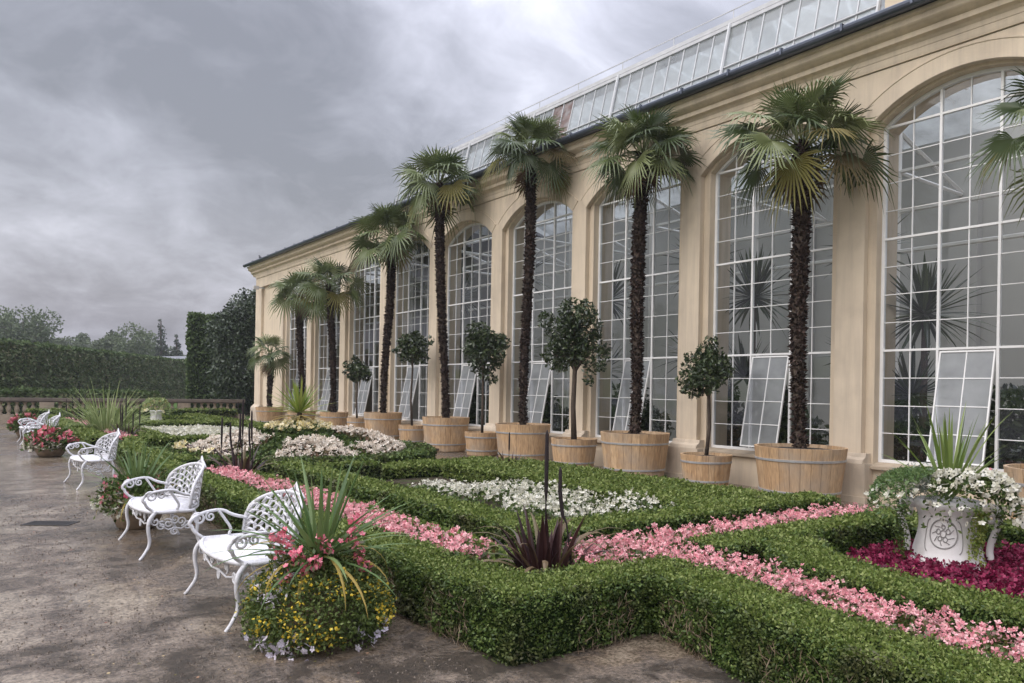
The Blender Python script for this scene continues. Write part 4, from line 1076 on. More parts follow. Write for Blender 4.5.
# the relief looks towards the path, one handle to the right
viewaz = math.atan2(-UY, -UX)
urn(UX, UY, UZ, .84, 'white footed urn with scroll handles and wreath relief, brimming with flowers', viewaz+R(90)-R(8))
ped = MB(); ped.lathe([(.44, 0), (.44, UZ-.03), (.42, UZ-.004)], 40); tag(ped.build('stone_plinth', M['stone'], None, False, (UX, UY, 0)), 'low round stone base under the near white urn', 'plinth')
TOPU = UZ+.6*.84*1.3
def hang(c, r0, n, drop, az=(0, 6.283), up=.10):
    """points spilling over a rim"""
    a = rng.uniform(az[0], az[1], n); t = rng.random(n)
    r = r0*(.25+.95*np.sqrt(t)); z = up*(1-t**2)-drop*np.clip(t-.72, 0, 1)/.28*rng.random(n)
    return np.column_stack([c[0]+r*np.cos(a), c[1]+r*np.sin(a), c[2]+z])
def plantmass(name, label, P, leafm, L, petal=None, Pf=None, S=.03, k=5, eye=False, cat='flowers', asp=.5, parent_loc=None, group=None):
    c = P.mean(0); N = unit(P-c+np.array([0, 0, .3]))
    gs = [(leaves(P, N, L, asp, .6), M[leafm])]
    if petal:
        Q, nn = blossoms(Pf, S, k, .35, .15, 1.75)
        f = unit(Pf-c+np.array([0, 0, .2]))
        gs.append((Q, M[petal]))
        if eye: gs.append((eyes(Pf, nn, S*.28, S*.22), M['eye']))
    o = link(name, quad_mesh(name, gs)); return tag(o, label, cat, group, 'stuff' if petal and len(Pf) > 20 else None)
vx = viewaz
rim = (UX, UY, TOPU)
# side of the urn seen as right in the photo is azimuth viewaz+90deg
Pl = hang(rim, .47, 2600, .22, (vx+R(-20), vx+R(170)), .24); Pf = hang(rim, .50, 300, .26, (vx+R(-15), vx+R(165)), .28)
plantmass('white_petunias', 'white petunias with dark eyes spilling over the right of the urn', Pl, 'greens', .045, 'white', Pf, .034, 5, True)
Pl = hang(rim, .56, 3000, .20, (vx+R(-165), vx+R(-25)), .25); Pf = hang(rim, .6, 60, .4, (vx+R(-80), vx+R(-20)), .15)
plantmass('trailing_greenery', 'yellow-green trailing foliage spilling over the left of the urn', Pl, 'cordy', .06, 'white', Pf, .026, 5, False, 'plant', .25)
P_ = np.array([UX, UY, TOPU+.12])+rng.normal(size=(900, 3))*np.array([.14, .14, .07])+np.array([math.cos(vx-R(90)), math.sin(vx-R(90)), 0])*.22
plantmass('silver_foliage', 'feathery silver-grey foliage at the back left of the urn planting', P_, 'silver', .07, None, None, cat='plant', asp=.15)
t = thing('spiky_cordyline', 'upright bright green cordyline rising from the flowering urn', 'plant', (UX, UY, TOPU))
m = MB(); rosette(m, (0, 0, 0), 30, (.62, .95), .036, (1.53, .85), (.08, .6), 0, .04, 6); m.build('foliage', M['cordygreen'], t)
m = MB(); rosette(m, (0, 0, 0), 7, (.5, .6), .018, (.9, .5), (.5, .9), 0, .04, 6); m.build('thin_blades', M['cordy'], t)
P_ = np.array([[UX+.33*math.cos(vx+R(95)), UY+.33*math.sin(vx+R(95)), TOPU+.25+.05*i*0] for i in range(6)])+rng.normal(size=(6, 3))*.012
plantmass('pink_geranium', 'single pink geranium flower above the white petunias', np.column_stack([np.full(10, P_[0, 0]), np.full(10, P_[0, 1]), np.linspace(TOPU+.05, TOPU+.23, 10)]), 'greens', .04, 'hotpink', P_, .028, 5, False, 'flower')
tv = []
for i in range(26):
    a = vx+R(random.uniform(30, 55)); z = np.linspace(TOPU-.05, UZ+.12+random.random()*.2, 22); rr = np.interp(z, [UZ, UZ+.25, TOPU], [.40, .31, .38])
    tv.append(np.column_stack([UX+rr*np.cos(a), UY+rr*np.sin(a), z])+rng.normal(size=(22, 3))*.014)
plantmass('trailing_creeper', 'thin yellow-green creeper hanging down the face of the urn', np.concatenate(tv), 'cordylite', .035, cat='plant')
tv = []
for i in range(30):
    a = vx+R(random.uniform(75, 110)); z = np.linspace(TOPU-.05, UZ+.25+random.random()*.2, 20); rr = .40+z*0
    tv.append(np.column_stack([UX+rr*np.cos(a), UY+rr*np.sin(a), z])+rng.normal(size=(20, 3))*.02)
for i in range(22):
    a = vx+R(random.uniform(-75, -50)); z = np.linspace(TOPU-.05, UZ+.05+random.random()*.2, 20); rr = .42+z*0
    tv.append(np.column_stack([UX+rr*np.cos(a), UY+rr*np.sin(a), z])+rng.normal(size=(20, 3))*.02)
plantmass('trailing_ivy', 'dark green ivy trailing down both sides of the urn', np.concatenate(tv), 'greens', .035, cat='plant')
# the distant urn
urn(6.2, 31.4, .15, .68, 'distant small white urn topped with pale flowers before the balustrade', math.atan2(-31.4, -6.2))
ped = MB(); ped.lathe([(.5, 0), (.5, .12), (.47, .148)], 24); tag(ped.build('stone_plinth', M['stone'], None, False, (6.2, 31.4, 0)), 'low round stone base under the distant urn', 'plinth')
Pl = hang((6.2, 31.4, .70), .42, 400, .15, up=.42); Pf = hang((6.2, 31.4, .70), .38, 50, .1, up=.4)
plantmass('urn_flowers', 'pale flowers and greenery topping the distant urn', Pl, 'grassy', .14, 'cream', Pf, .08, 4)

# ------------------------------------------------------------------ cast-iron benches
HW, DEP, SH = .56, .46, .44                   # half width, depth, seat height
def back_curve(u):                            # u in -1..1 along the back: local (x along bench, y backwards)
    return np.array([u*(HW-.01), DEP*.5+.19*(1-u*u)-.09])
def back_top(u): return .61+.235*math.sqrt(max(0, 1-abs(u)**2.3))
def bk(u, t, off=0.):
    """point on the back panel: t 0 at the seat, 1 at the rim; leans back"""
    zt = back_top(u); z = SH+.03+(zt-SH-.03)*t
    q = back_curve(u); return np.array([q[0], q[1]+.13*(z-SH)+off, z])
def bench_parts():
    parts = []
    s = MB()                                  # pierced seat: rim and lattice
    edge = [(-HW, -DEP*.5+.06), (-HW*.55, -DEP*.5-.03), (0, -DEP*.5-.06), (HW*.55, -DEP*.5-.03), (HW, -DEP*.5+.06), (HW-.01, DEP*.5-.05)]
    rimp = smoothpoly([np.array(e) for e in edge], it=2).tolist()+[back_curve(u).tolist() for u in np.linspace(.9, -.9, 9)]
    rimp.append([-HW+.01, DEP*.5-.05]); rimp.append(rimp[0])
    P = np.array(rimp); n = len(P)-1
    rim3 = np.column_stack([P, np.full(len(P), SH)])
    s.tube(rim3, .019, 6, 0, False)
    poly = P[:-1]
    top = [(x, y, SH+.006) for x, y in poly]; bot = [(x, y, SH-.010) for x, y in poly]
    c0 = (0, .02, SH+.004); c1 = (0, .02, SH-.012)
    # lattice: crossing bars clipped to the seat outline
    for sg in (1, -1):
        for k in range(-26, 27):
            o = k*.046; pr = []
            for tt in np.linspace(-.8, .8, 81):
                x = o+tt; y = sg*tt
                if in_poly(np.array([[x, y]]), poly)[0]: pr.append((x, y))
            if len(pr) > 2:
                a, b = pr[0], pr[-1]; s.tube([(a[0], a[1], SH+.002*sg), ((a[0]+b[0])/2, (a[1]+b[1])/2, SH-.006+.002*sg), (b[0], b[1], SH+.002*sg)], .0115, 4)
    parts.append(('seat', s))
    b = MB()                                  # arched back of intertwined tracery
    us = np.linspace(-1, 1, 41)
    b.tube([bk(u, 0) for u in (-1, -.999)]+[bk(u, 1) for u in us]+[bk(1, .3), bk(1, 0)], .016, 6)
    b.tube([bk(u, .0) for u in np.linspace(-1, 1, 21)], .015, 6)
    nv = 9
    for i in range(nv):
        u0 = -1+2*(i+.5)/nv
        b.tube([bk(u0+.05*math.sin(t*9), t) for t in np.linspace(0, 1, 16)], .0095, 5)
    for i in range(2*nv+1):                   # overlapping loops
        u0 = -1+i/nv
        for k in range(5):
            t0 = .10+.20*k+(.10 if i % 2 else 0)
            pts = []
            for a in np.linspace(0, 6.283, 15):
                u = u0+.075*math.cos(a); t = t0+.105*math.sin(a)
                if abs(u) <= 1 and 0 <= t <= 1: pts.append(bk(u, t, .004))
            if len(pts) > 3: b.tube(pts, .0078, 5)
    for i in range(nv):
        u0 = -1+2*(i+.5)/nv
        for k in range(5):
            t0 = .08+.2*k
            b.tube([bk(u0-.09, t0-.03, -.004), bk(u0, t0+.05, -.010), bk(u0+.09, t0-.03, -.004)], [.006, .012, .006], 5)
    q = bk(0, 1)                              # pointed crest
    for sg in (1, -1):
        b.tube([q+np.array([sg*.20, 0, -.022]), q+np.array([sg*.10, .005, .012]), q+np.array([sg*.03, .008, .03]), q+np.array([0, .01, .085])], [.010, .014, .016, .006], 6)
        b.tube(spiral(q+np.array([sg*.085, .005, .0]), .035, .006, 1.2*sg, ((1, 0, 0), (0, 0, 1)), 0, 18), .008, 5)
    parts.append(('backrest', b))
    for sg in (-1, 1):
        a = MB()                              # scrolled arm with its post
        e = bk(sg*.97, .58)
        P = [e, e+np.array([sg*.03, -.12, .03]), (sg*(HW+.03), -.02, .665), (sg*(HW+.02), -.16, .655), (sg*(HW-.01), -.26, .62), (sg*(HW-.01), -.295, .57), (sg*(HW-.01), -.26, .535)]
        a.tube(smoothpoly(P, it=2), [.0145]*len(smoothpoly(P, it=2)), 7)
        a.tube(spiral((sg*(HW+.005), -.215, .60), .055, .01, 1.5, ((0, -1, 0), (0, 0, 1)), .3, 24), .010, 6)
        a.tube(spiral((sg*(HW+.01), -.12, .615), .040, .008, -1.4, ((0, -1, 0), (0, 0, 1)), 1.2, 22), .009, 6)
        a.tube(smoothpoly([(sg*(HW-.005), -.275, .56), (sg*(HW-.02), -.25, .50), (sg*(HW-.03), -.19, .455), (sg*HW, -.17, SH)], it=2), .014, 6)
        a.tube(smoothpoly([(sg*(HW+.02), -.05, .655), (sg*(HW+.01), .0, .58), (sg*(HW-.005), .05, .50), (sg*(HW-.01), .02, .46), (sg*(HW-.01), .06, SH)], it=2), .013, 6)
        parts.append(('armrest', a))
    for sg in (-1, 1):
        l = MB()                              # cabriole legs: front pair sweeps forward, rear pair back
        P = smoothpoly([(sg*(HW-.02), -DEP*.5+.07, SH+.01), (sg*(HW+.005), -DEP*.5+.0, SH-.06), (sg*(HW+.01), -DEP*.5-.01, .28), (sg*(HW-.005), -DEP*.5+.02, .14), (sg*(HW+.01), -DEP*.5-.05, .03), (sg*(HW+.015), -DEP*.5-.08, .0)], it=2)
        l.tube(P, np.linspace(.021, .012, len(P)), 7)
        l.tube(spiral((sg*(HW-.01), -DEP*.5+.06, SH-.09), .04, .008, 1.3, ((0, 1, 0), (0, 0, 1)), 2, 20), .009, 5)
        parts.append(('leg', l))
        l = MB()
        P = smoothpoly([(sg*(HW-.03), DEP*.5-.05, SH+.01), (sg*(HW-.02), DEP*.5+.0, .33), (sg*(HW-.02), DEP*.5-.02, .18), (sg*(HW-.01), DEP*.5+.07, .0)], it=2)
        l.tube(P, np.linspace(.021, .013, len(P)), 7)
        parts.append(('leg', l))
    ap = MB()                                 # scrollwork under the seat rail
    def run(p0, p1):
        p0 = np.array(p0, float); p1 = np.array(p1, float); d = (p1-p0); ln = np.linalg.norm(d); d /= ln; z = np.array([0, 0, 1.])
        ap.tube([p0+z*-.02, p0+d*ln*.16-z*.10, p0+d*ln*.32-z*.135, p0+d*ln*.5-z*.12, p0+d*ln*.68-z*.135, p0+d*ln*.84-z*.10, p1-z*.02], .009, 5)
        for f, sgn in ((.14, 1), (.32, -1), (.5, 1), (.68, 1), (.86, -1)):
            ap.tube(spiral(p0+d*ln*f-z*(.065+.03*math.sin(f*9)), .048, .008, 1.4*sgn, (d, z), f*7, 20), .0085, 5)
        ap.tube(spiral(p0+d*ln*.5-z*.155, .04, .01, 1.5, (d, z), 1.5, 20), .009, 5)
    run((-HW+.02, -DEP*.5+.03, SH-.02), (HW-.02, -DEP*.5+.03, SH-.02))
    for sg in (-1, 1): run((sg*(HW-.02), -DEP*.5+.07, SH-.04), (sg*(HW-.03), DEP*.5-.05, SH-.04))
    parts.append(('apron', ap))
    return parts
bm = [(n, p.mesh(n, M['iron'], True)) for n, p in bench_parts()]
for y, x, dz, lab in ((5.93, 1.83, 0, 'nearest white cast-iron bench, partly behind the yellow-flowered pot'), (8.55, 1.76, 0, 'second white cast-iron bench, seen whole beside a brown pot'),
                  (14.3, 1.85, .05, 'white cast-iron bench standing alone farther along the path'), (22.2, 1.75, 0, 'nearer of the two far white benches, overlapped by the red-flowered pot'),
                  (24.6, 1.72, 0, 'farthest white cast-iron bench at the left picture edge')):
    t = thing('iron_bench', lab, 'bench', (x, y, 0), R(-90)+dz, 'white cast-iron benches along the path')
    for n, me in bm: link(n, me, t)

# ------------------------------------------------------------------ flower pots by the path
def pot(x, y, r, h, label):
    m = MB(); m.lathe([(r*.62, 0), (r*.72, .02), (r*.95, h*.45), (r, h*.75), (r*.93, h*.92), (r*1.0, h*.94), (r*1.0, h), (r*.88, h), (r*.84, h-.05), (.02, h-.05)], 36)
    o = m.build('clay_pot', M['clay'], None, True, (x, y, 0)); return tag(o, label, 'flower pot', 'clay flower pots along the path')
def dome(c, r, h, n, az=(0, 6.283), lo=0., hi=1., jit=.03, flare=1.):
    """points over a bulging dome; lo..hi picks the height band"""
    a = rng.uniform(az[0], az[1], n); t = rng.uniform(lo, hi, n)
    rr = r*np.sqrt(np.clip(1-t**2.2, 0, 1))*np.where(t < .25, .82+.7*t, 1.)
    return np.column_stack([c[0]+rr*np.cos(a), c[1]+rr*np.sin(a), c[2]+h*t])+rng.normal(size=(n, 3))*jit
AX, AY = 2.02, 4.93
vA = math.atan2(-AY, -AX)
pot(AX, AY, .27, .34, 'brown clay pot almost buried under yellow flowers, nearest the camera')
Pl = np.concatenate([dome((AX, AY, .05), .47, .52, 15000, jit=.035), dome((AX, AY, .05), .38, .48, 5000, jit=.04)])
Pf = dome((AX, AY, .06), .50, .51, 2000, lo=.02, hi=.82, jit=.02)
keep = vnoise(Pf[:, :2]*1.0+Pf[:, 2:3]*.8, 7, 3) > -.12; Pf = Pf[keep]
plantmass('yellow_flowers', 'dense dome of small yellow flowers spilling over the nearest pot', Pl, 'yellgreen', .028, 'yellow', Pf, .0108, 5)
a0 = vA-R(70)
Pf = np.concatenate([dome((AX, AY, .0), .49, .3, 60, (vA-R(60), vA-R(10)), 0, .35), dome((AX, AY, .05), .48, .5, 70, (vA-R(80), vA-R(35)), .5, .95), dome((AX, AY, .0), .50, .3, 20, (vA+R(40), vA+R(80)), 0, .4)])
plantmass('lilac_flowers', 'sprays of lilac-white flowers at the left and foot of the nearest pot', Pf[:, :]+rng.normal(size=Pf.shape)*.02, 'greens', .03, 'lilac', Pf, .024, 5)
cl_ = []
for az, r, z in ((vA-R(55), .26, .66), (vA-R(30), .28, .60), (vA-R(20), .30, .52), (vA-R(38), .31, .46), (vA+R(10), .22, .66), (vA+R(50), .27, .70), (vA+R(60), .30, .60), (vA+R(58), .33, .50), (vA+R(70), .24, .78), (vA-R(75), .26, .60), (vA-R(5), .30, .56), (vA-R(62), .30, .70)):
    cl_.append(np.array([AX+r*math.cos(az), AY+r*math.sin(az), z])+rng.normal(size=(15, 3))*.028)
Pf = np.concatenate(cl_)
plantmass('pink_begonia_blooms', 'rose pink begonia blooms under the green blades of the nearest pot', Pf+rng.normal(size=Pf.shape)*.03-np.array([0, 0, .03]), 'beglf', .05, 'hotpink', Pf, .022, 5)
t = thing('spiky_cordyline', 'wide-spreading grey-green cordyline in the nearest yellow-flowered pot', 'plant', (AX, AY, .52))
random.seed(31)
m = MB(); rosette(m, (0, 0, 0), 28, (.55, .80), .042, (1.5, .35), (.1, .6), 0, .03, 7, .35); rosette(m, (0, 0, 0), 26, (.55, .80), .028, (.75, .1), (.3, 1.1), 0, .03, 7, .35)
m.build('foliage', M['cordy'], t)
m = MB(); rosette(m, (0, 0, .0), 12, (.5, .68), .034, (.35, .0), (1.7, 2.4), 0, .04, 8); m.build('dead_leaves', M['strawy'], t)

def small_pot(x, y, r, h, n, petal, petal_lab, plant_lab, potlab, cm, L, blades, second=None):
    pot(x, y, r, h, potlab)
    Pl = dome((x, y, h*.7), r*1.35, .34, 1500, jit=.04); Pf = dome((x, y, h*.75), r*1.4, .34, n, lo=.1, jit=.03)
    s = lsize((x, y, .4), .03, .0042)
    plantmass('pot_flowers', petal_lab, Pl, 'greens', s*1.4, petal, Pf, s*.9, 5)
    if second:
        az = math.atan2(-y, -x); Pf = dome((x, y, h*.55), r*1.45, .30, 90, (az-R(110), az+R(30)), .0, .7)
        plantmass('pot_flowers', second[1], Pf+rng.normal(size=Pf.shape)*.04, 'greens', s*1.2, second[0], Pf, s*.8, 5)
    t = thing('spiky_cordyline', plant_lab, 'plant', (x, y, h*.9))
    m = MB(); rosette(m, (0, 0, 0), blades, (L*.75, L), .034, (1.5, .5), (.1, 1.2), 0, .03, 7); m.build('foliage', M[cm], t)
    m = MB(); rosette(m, (0, 0, 0), 12, (L*.6, L*.85), .03, (.6, .2), (1.5, 2.4), 0, .04, 8); m.build('dead_leaves', M['strawy'], t)
random.seed(12)
small_pot(1.76, 9.85, .30, .36, 45, 'hotpink', 'sparse pink flowers in the brown pot behind the second bench', 'arching green cordyline in the brown pot behind the second bench', 'brown clay pot on the gravel behind the second bench', 'cordy', .78, 46, ('white', 'pale cream flowers hanging over the left of the pot behind the second bench'))
small_pot(1.78, 20.2, .34, .36, 150, 'red', 'red and pink geraniums heaped in the far round pot', 'short green cordyline rising from the red geraniums', 'round clay pot of red geraniums beside the far benches', 'cordy', .62, 30, ('white', 'small white flowers trailing from the far red geranium pot'))
small_pot(1.8, 27.5, .34, .4, 120, 'red', 'red flowers in the farthest pot behind the far benches', 'low green blades in the farthest pot', 'farthest clay pot at the left picture edge', 'cordy', .5, 24, None)

# drain grate in the path
m = MB(); m.box(-.35, .35, -.03, 0, .0, .006); m.box(-.35, .35, .30, .33, .0, .006); m.box(-.35, -.32, 0, .30, .0, .006); m.box(.32, .35, 0, .30, .0, .006)
for i in range(20): m.box(-.31+i*.032, -.297+i*.032, 0, .30, .0, .005)
for yy in (.1, .2): m.box(-.32, .32, yy, yy+.010, .0, .0045)
m.box(-.32, .32, .001, .299, .0005, .002)
g_ = m.build('drain_grate', M['drain'], None, False, (.88, 10.50, .001)); g_.rotation_euler = (0, 0, R(-35)); g_.scale = (.78, .78, 1); tag(g_, 'dark iron drain grate set in the wet gravel path', 'drain')

# ------------------------------------------------------------------ balustrade across the far end
A0, A1 = np.array([11.7, 38.6]), np.array([-9.0, 41.0])
ln = np.linalg.norm(A1-A0); dv = (A1-A0)/ln
bal = thing('balustrade', 'low sandstone balustrade across the far end of the garden', 'balustrade', (A0[0], A0[1], 0), math.atan2(dv[1], dv[0]))
m = MB(); m.box(0, ln, -.19, .19, .84, .97); m.box(0, ln, -.15, .15, .79, .84); m.build('rail', M['darkrail'], bal)
m = MB(); m.box(0, ln, -.18, .18, 0, .20); m.box(0, ln, -.15, .15, .20, .24); m.build('base', M['oldstone'], bal)
bl = MB(); bl.lathe([(.085, .24), (.085, .28), (.05, .30), (.09, .38), (.105, .46), (.09, .55), (.055, .65), (.05, .70), (.075, .73), (.085, .75), (.085, .79)], 12)
bme = bl.mesh('baluster', M['oldstone'], True)
x = .5; i = 0
while x < ln-.3:
    if i % 8 == 7:
        m = MB(); m.box(x-.28, x+.28, -.17, .17, .24, .79); m.build('pier', M['oldstone'], bal); x += .52
    else:
        link('baluster', bme, bal, (x, 0, 0)); x += .30
        if i % 8 == 6: x += .2
    i += 1

# ------------------------------------------------------------------ far hedges and trees
def bighedge(name, label, p0, p1, wd, h, mat, L, cover=2.6, top=None, group=None, cat='hedge'):
    p0 = np.array(p0, float); p1 = np.array(p1, float); ln = np.linalg.norm(p1-p0); d = (p1-p0)/ln; n = np.array([-d[1], d[0]])
    core = MB(); c = [p0+n*(wd/2-.25), p1+n*(wd/2-.25), p1-n*(wd/2-.25), p0-n*(wd/2-.25)]
    V = [(*q, z) for z in (0, h-.25) for q in c]; core.add(V, [(0, 1, 5, 4), (1, 2, 6, 5), (2, 3, 7, 6), (3, 0, 4, 7), (4, 5, 6, 7)])
    QS, QT = [], []
    for sg in (1, -1):
        m = int(ln*h*cover/(L*L*.3)); u = rng.random((m, 1)); z = rng.random(m)
        b = .16*vnoise(np.column_stack([u[:, 0]*ln, z*h]), 2.2, 4)[:, None]
        P = np.column_stack([p0+d*ln*u+n*sg*(wd/2+b-.05), z*h]); QS.append(leaves(P, np.tile([n[0]*sg, n[1]*sg, .3], (m, 1)), L, .6, .6, .06))
    m = int(ln*wd*cover/(L*L*.3)); u = rng.random((m, 1)); v = rng.random((m, 1))-.5
    P = np.column_stack([p0+d*ln*u+n*wd*v, h+.10*vnoise(np.column_stack([u[:, 0]*ln, v[:, 0]*wd]), 1.5, 2)+rng.random(m)*.12]); QT.append(leaves(P, np.tile([0, 0, 1.], (m, 1)), L, .6, .6, .05))
    for q, sg in ((p0, -1), (p1, 1)):
        m = int(wd*h*cover/(L*L*.3)); u = rng.random((m, 1))-.5; z = rng.random(m)
        P = np.column_stack([q+n*wd*u, z*h]); QS.append(leaves(P, np.tile([d[0]*sg, d[1]*sg, .3], (m, 1)), L, .6, .6, .08))
    o = link(name, quad_mesh(name, [(np.concatenate(QS), M[mat]), (np.concatenate(QT), M[top or mat])], (core, M['core'])))
    return tag(o, label, cat, group)
bighedge('tall_hedge', 'long high clipped beech hedge beyond the balustrade', (-2.1, 46.8), (22.0, 88.5), 2.4, 3.9, 'farhedge', .22, top='tallhedge', group='high hedges beyond the balustrade')
bighedge('tall_hedge', 'low clipped hedge just beyond the balustrade', (-12, 43.5), (8.5, 43.0), 1.0, 1.15, 'farhedge', .2, top='tallhedge', group='high hedges beyond the balustrade')
bighedge('tall_hedge', 'tall pale green hornbeam hedge beside the dark beech by the building', (12.1, 46.3), (15.8, 58), 2.6, 5.7, 'tallhedge', .2, group='high hedges beyond the balustrade')

def tree(label, x, y, lobes, H, mat, L, n, name='far_tree', group='trees beyond the high hedge', trunk=.25):
    t = thing(name, label, 'tree', (x, y, 0), 0, group)
    m = MB(); top = max(o[2] for o, r in lobes)
    m.tube([(0, 0, 0), (.1, .05, top*.5), (0, 0, top)], [trunk, trunk*.7, trunk*.2], 8)
    for o, r in lobes: m.tube([(0, 0, top*.4), (o[0]*.6, o[1]*.6, o[2]*.85), o], [trunk*.4, trunk*.25, .03], 5)
    m.build('trunk', M['bark'], t)
    link('crown', quad_mesh('crown', [(cloud([o for o, r in lobes], [r for o, r in lobes], n, L, .6, .5, .4), M[mat])]), t)
def lobed(H, Rr, base, seed, k=9):
    rs = np.random.default_rng(seed); out = [((0, 0, H-Rr*.62), Rr*.6)]
    for i in range(k):
        a = rs.uniform(0, 6.28); z = base+(H-base)*rs.uniform(.1, .78); q = Rr*rs.uniform(.35, .75)
        out.append(((q*math.cos(a), q*math.sin(a), z), Rr*rs.uniform(.3, .5)))
    return out
def conifer(H, Rr):
    return [((.15*math.sin(i*2), .15*math.cos(i*2), H*(.25+.73*i/9)), max(.25, Rr*(1-i/10.5))) for i in range(10)]
def dir_xy(px, d):
    r = (px-512)/760*d; return d*.5911+r*.8066, d*.8066-r*.5911
random.seed(3)
farspec = [(-30, 95, 8.6, 5.0, 'broad leafy tree cut by the left picture edge'), (22, 95, 11.2, 4.0, 'tall rounded tree above the high hedge at the left'), (40, 100, 9.2, 3.0, 'tree leaning on the tall rounded one at the left'),
           (68, 115, 8.6, 3.2, 'low rounded tree in the gap between two taller ones'), (82, 125, 9.8, 1.8, 'slim tree with a thin top beyond the hedge'), (95, 118, 8.2, 3.4, 'dull low tree in the middle of the far row'),
           (112, 112, 9.2, 2.6, 'ragged tree left of the widest far tree'), (131, 105, 10.0, 3.9, 'widest dark tree of the far row, behind the feathery grass'), (148, 118, 8.6, 3.0, 'small tree right of the widest far tree'), (172, 120, 7.6, 3.2, 'lowest far tree next to the tall hornbeam hedge')]
for i, (px, d, H, Rr, lab) in enumerate(farspec):
    x, y = dir_xy(px, d); tree(lab, x, y, lobed(H, Rr, H*.2, 60+i, 13), H, 'farleaf', .36, 5200)
for i, (px, d, H, Rr, lab) in enumerate([(160, 112, 11.2, 1.9, 'pointed conifer standing above the far trees'), (176, 112, 8.9, 1.6, 'dark low conifer close to the tall hedge'), (112, 122, 10.2, 1.5, 'thin conifer top behind the far row')]):
    x, y = dir_xy(px, d); tree(lab, x, y, conifer(H, Rr), H, 'farleaf2', .4, 1500, 'far_conifer')
# dark beech by the corner of the building
lob = [((0, 0, 3.0), 2.2), ((-.9, -.6, 2.0), 1.7), ((.8, -.8, 1.8), 1.7), ((.6, 0, 4.6), 2.0), ((-.8, .2, 4.3), 1.7), ((.9, .5, 5.9), 1.5), ((-.2, -.2, 5.6), 1.4), ((1.4, .5, 6.3), 1.0), ((-1.2, .4, 5.0), .9), ((0, 0, .9), 1.8), ((1.5, -.4, 1.0), 1.4)]
tree('large dark beech hard against the far corner of the building', 13.5, 43.4, lob, 7.3, 'ivy', .17, 34000, 'dark_tree', None, .3)
# small roof in the distance
x, y = dir_xy(176, 88)
h_ = thing('distant_house', 'grey pitched roof of a low house glimpsed beyond the hedge', 'house', (x, y, 0), R(20))
m = MB(); m.box(-4, 4, -3, 3, 0, 3.4); m.build('wall', M['interior'], h_)
m = MB(); m.profile_y([(-4.5, 3.4), (4.5, 3.4), (0, 4.9)], -3.4, 3.4); m.build('roof', M['slate'], h_)

m, nt_, N_, L_, b_ = new_mat('haze_air'); N_.remove(b_)
pv = N_.new('ShaderNodeVolumePrincipled'); pv.inputs['Density'].default_value = .0006; pv.inputs['Color'].default_value = (.92, .94, 1, 1); pv.inputs['Anisotropy'].default_value = .2
L_.new(pv.outputs[0], N_['Material Output'].inputs['Volume'])
hz = MB(); hz.box(-620, 620, -220, 820, -1.2, 14); tag(hz.build('haze', m), 'damp misty air fading the far trees', 'haze', None, 'stuff')
# ------------------------------------------------------------------ sky, sun, camera
wd = bpy.data.worlds.new('World'); scene.world = wd; wd.use_nodes = True
nt = wd.node_tree; N = nt.nodes; L = nt.links; bg = N['Background']
BRIGHT = Vector((.56, .70, .43)).normalized()   # the thin bright gap in the cloud above the roof
SUN_EL, SUN_AZ = 46., 268.                    # azimuth of the sun measured from +Y clockwise, degrees
sky = N.new('ShaderNodeTexSky'); sky.sky_type = 'NISHITA'; sky.sun_disc = False; sky.sun_elevation = R(SUN_EL); sky.sun_rotation = R(SUN_AZ); sky.air_density = 2; sky.dust_density = 6
tc = N.new('ShaderNodeTexCoord'); sep = N.new('ShaderNodeSeparateXYZ'); L.new(tc.outputs['Generated'], sep.inputs[0])
# cloud layer: direction projected on a flat ceiling
zc = N.new('ShaderNodeMath'); zc.operation = 'MAXIMUM'; zc.inputs[1].default_value = 0.; L.new(sep.outputs['Z'], zc.inputs[0])
za = N.new('ShaderNodeMath'); za.operation = 'ADD'; za.inputs[1].default_value = .42; L.new(zc.outputs[0], za.inputs[0])
dvx = N.new('ShaderNodeVectorMath'); dvx.operation = 'DIVIDE'
cmb = N.new('ShaderNodeCombineXYZ'); [L.new(za.outputs[0], cmb.inputs[i]) for i in range(3)]
L.new(tc.outputs['Generated'], dvx.inputs[0]); L.new(cmb.outputs[0], dvx.inputs[1])
mp = N.new('ShaderNodeMapping'); mp.inputs['Location'].default_value = (3.1, 1.7, 0); L.new(dvx.outputs[0], mp.inputs['Vector'])
def nz(s, d, r_, dist): 
    n = N.new('ShaderNodeTexNoise'); n.inputs['Scale'].default_value = s; n.inputs['Detail'].default_value = d; n.inputs['Roughness'].default_value = r_; n.inputs['Distortion'].default_value = dist
    L.new(mp.outputs[0], n.inputs['Vector']); return n
n1 = nz(1.9, 10, .55, .35)
cr = N.new('ShaderNodeValToRGB'); e = cr.color_ramp.elements
e[0].position = .32; e[0].color = (.185, .187, .220, 1); e[1].position = .78; e[1].color = (.50, .505, .575, 1)
x_ = e.new(.46); x_.color = (.252, .254, .298, 1); x_ = e.new(.60); x_.color = (.345, .348, .405, 1)
n2 = nz(5.2, 8, .6, .5)
nm = N.new('ShaderNodeMath'); nm.operation = 'MULTIPLY_ADD'; nm.inputs[1].default_value = .60; nm.inputs[2].default_value = -.31
L.new(n2.outputs['Fac'], nm.inputs[0])
na = N.new('ShaderNodeMath'); na.operation = 'ADD'; L.new(n1.outputs['Fac'], na.inputs[0]); L.new(nm.outputs[0], na.inputs[1])
L.new(na.outputs[0], cr.inputs['Fac'])
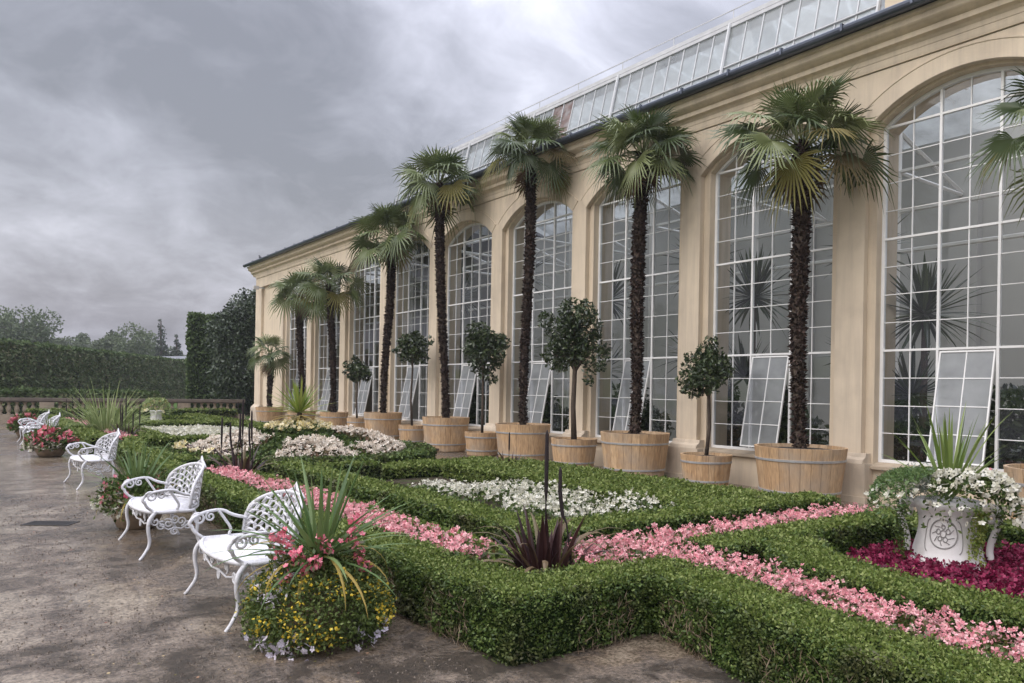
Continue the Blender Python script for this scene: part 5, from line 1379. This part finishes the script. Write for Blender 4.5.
# an overcast sky is brightest overhead
el = N.new('ShaderNodeMapRange'); el.interpolation_type = 'SMOOTHSTEP'; el.inputs['From Min'].default_value = .40; el.inputs['From Max'].default_value = .82; el.inputs['To Min'].default_value = 1.; el.inputs['To Max'].default_value = 5.6
L.new(sep.outputs['Z'], el.inputs['Value'])
ml = N.new('ShaderNodeVectorMath'); ml.operation = 'SCALE'; L.new(cr.outputs['Color'], ml.inputs[0]); L.new(el.outputs[0], ml.inputs['Scale'])
sk = N.new('ShaderNodeVectorMath'); sk.operation = 'SCALE'; sk.inputs['Scale'].default_value = .02; L.new(sky.outputs[0], sk.inputs[0])
ad = N.new('ShaderNodeVectorMath'); ad.operation = 'ADD'; sd = N.new('ShaderNodeVectorMath'); sd.operation = 'DOT_PRODUCT'; L.new(tc.outputs['Generated'], sd.inputs[0]); sd.inputs[1].default_value = BRIGHT
sr_ = N.new('ShaderNodeMapRange'); sr_.interpolation_type = 'SMOOTHSTEP'; sr_.inputs['From Min'].default_value = .955; sr_.inputs['From Max'].default_value = 1.0; sr_.inputs['To Min'].default_value = 1.; sr_.inputs['To Max'].default_value = 1.4
L.new(sd.outputs['Value'], sr_.inputs['Value'])
ml2 = N.new('ShaderNodeVectorMath'); ml2.operation = 'SCALE'; L.new(ml.outputs[0], ml2.inputs[0]); L.new(sr_.outputs[0], ml2.inputs['Scale'])
L.new(ml2.outputs[0], ad.inputs[0]); L.new(sk.outputs[0], ad.inputs[1])
L.new(ad.outputs[0], bg.inputs['Color']); bg.inputs['Strength'].default_value = 1.0

sl = bpy.data.lights.new('sun', 'SUN'); sl.energy = 1.35; sl.angle = R(70); sl.color = (1, .97, .93)
so = bpy.data.objects.new('sun', sl); col.objects.link(so)
az = R(SUN_AZ); dirn = Vector((math.sin(az)*math.cos(R(SUN_EL)), math.cos(az)*math.cos(R(SUN_EL)), math.sin(R(SUN_EL))))
so.rotation_euler = dirn.to_track_quat('Z', 'Y').to_euler(); so.location = (0, 0, 30)

cd = bpy.data.cameras.new('camera'); cd.sensor_width = 36; cd.lens = 760*36/1024; cd.shift_y = 48.2/1024; cd.clip_end = 3000; cd.clip_start = .05
co = bpy.data.objects.new('camera', cd); col.objects.link(co)
yaw = math.atan2(557, 760)
co.matrix_world = Matrix.Translation((0, 0, 1.7)) @ Matrix.Rotation(-yaw, 4, 'Z') @ Matrix.Rotation(R(90), 4, 'X') @ Matrix.Rotation(R(1.0), 4, 'Z')
scene.camera = co
scene.view_settings.view_transform = 'Standard'; scene.view_settings.look = 'None'; scene.view_settings.exposure = .52; scene.view_settings.gamma = 1
scene.cycles.max_bounces = 8; scene.cycles.transparent_max_bounces = 16
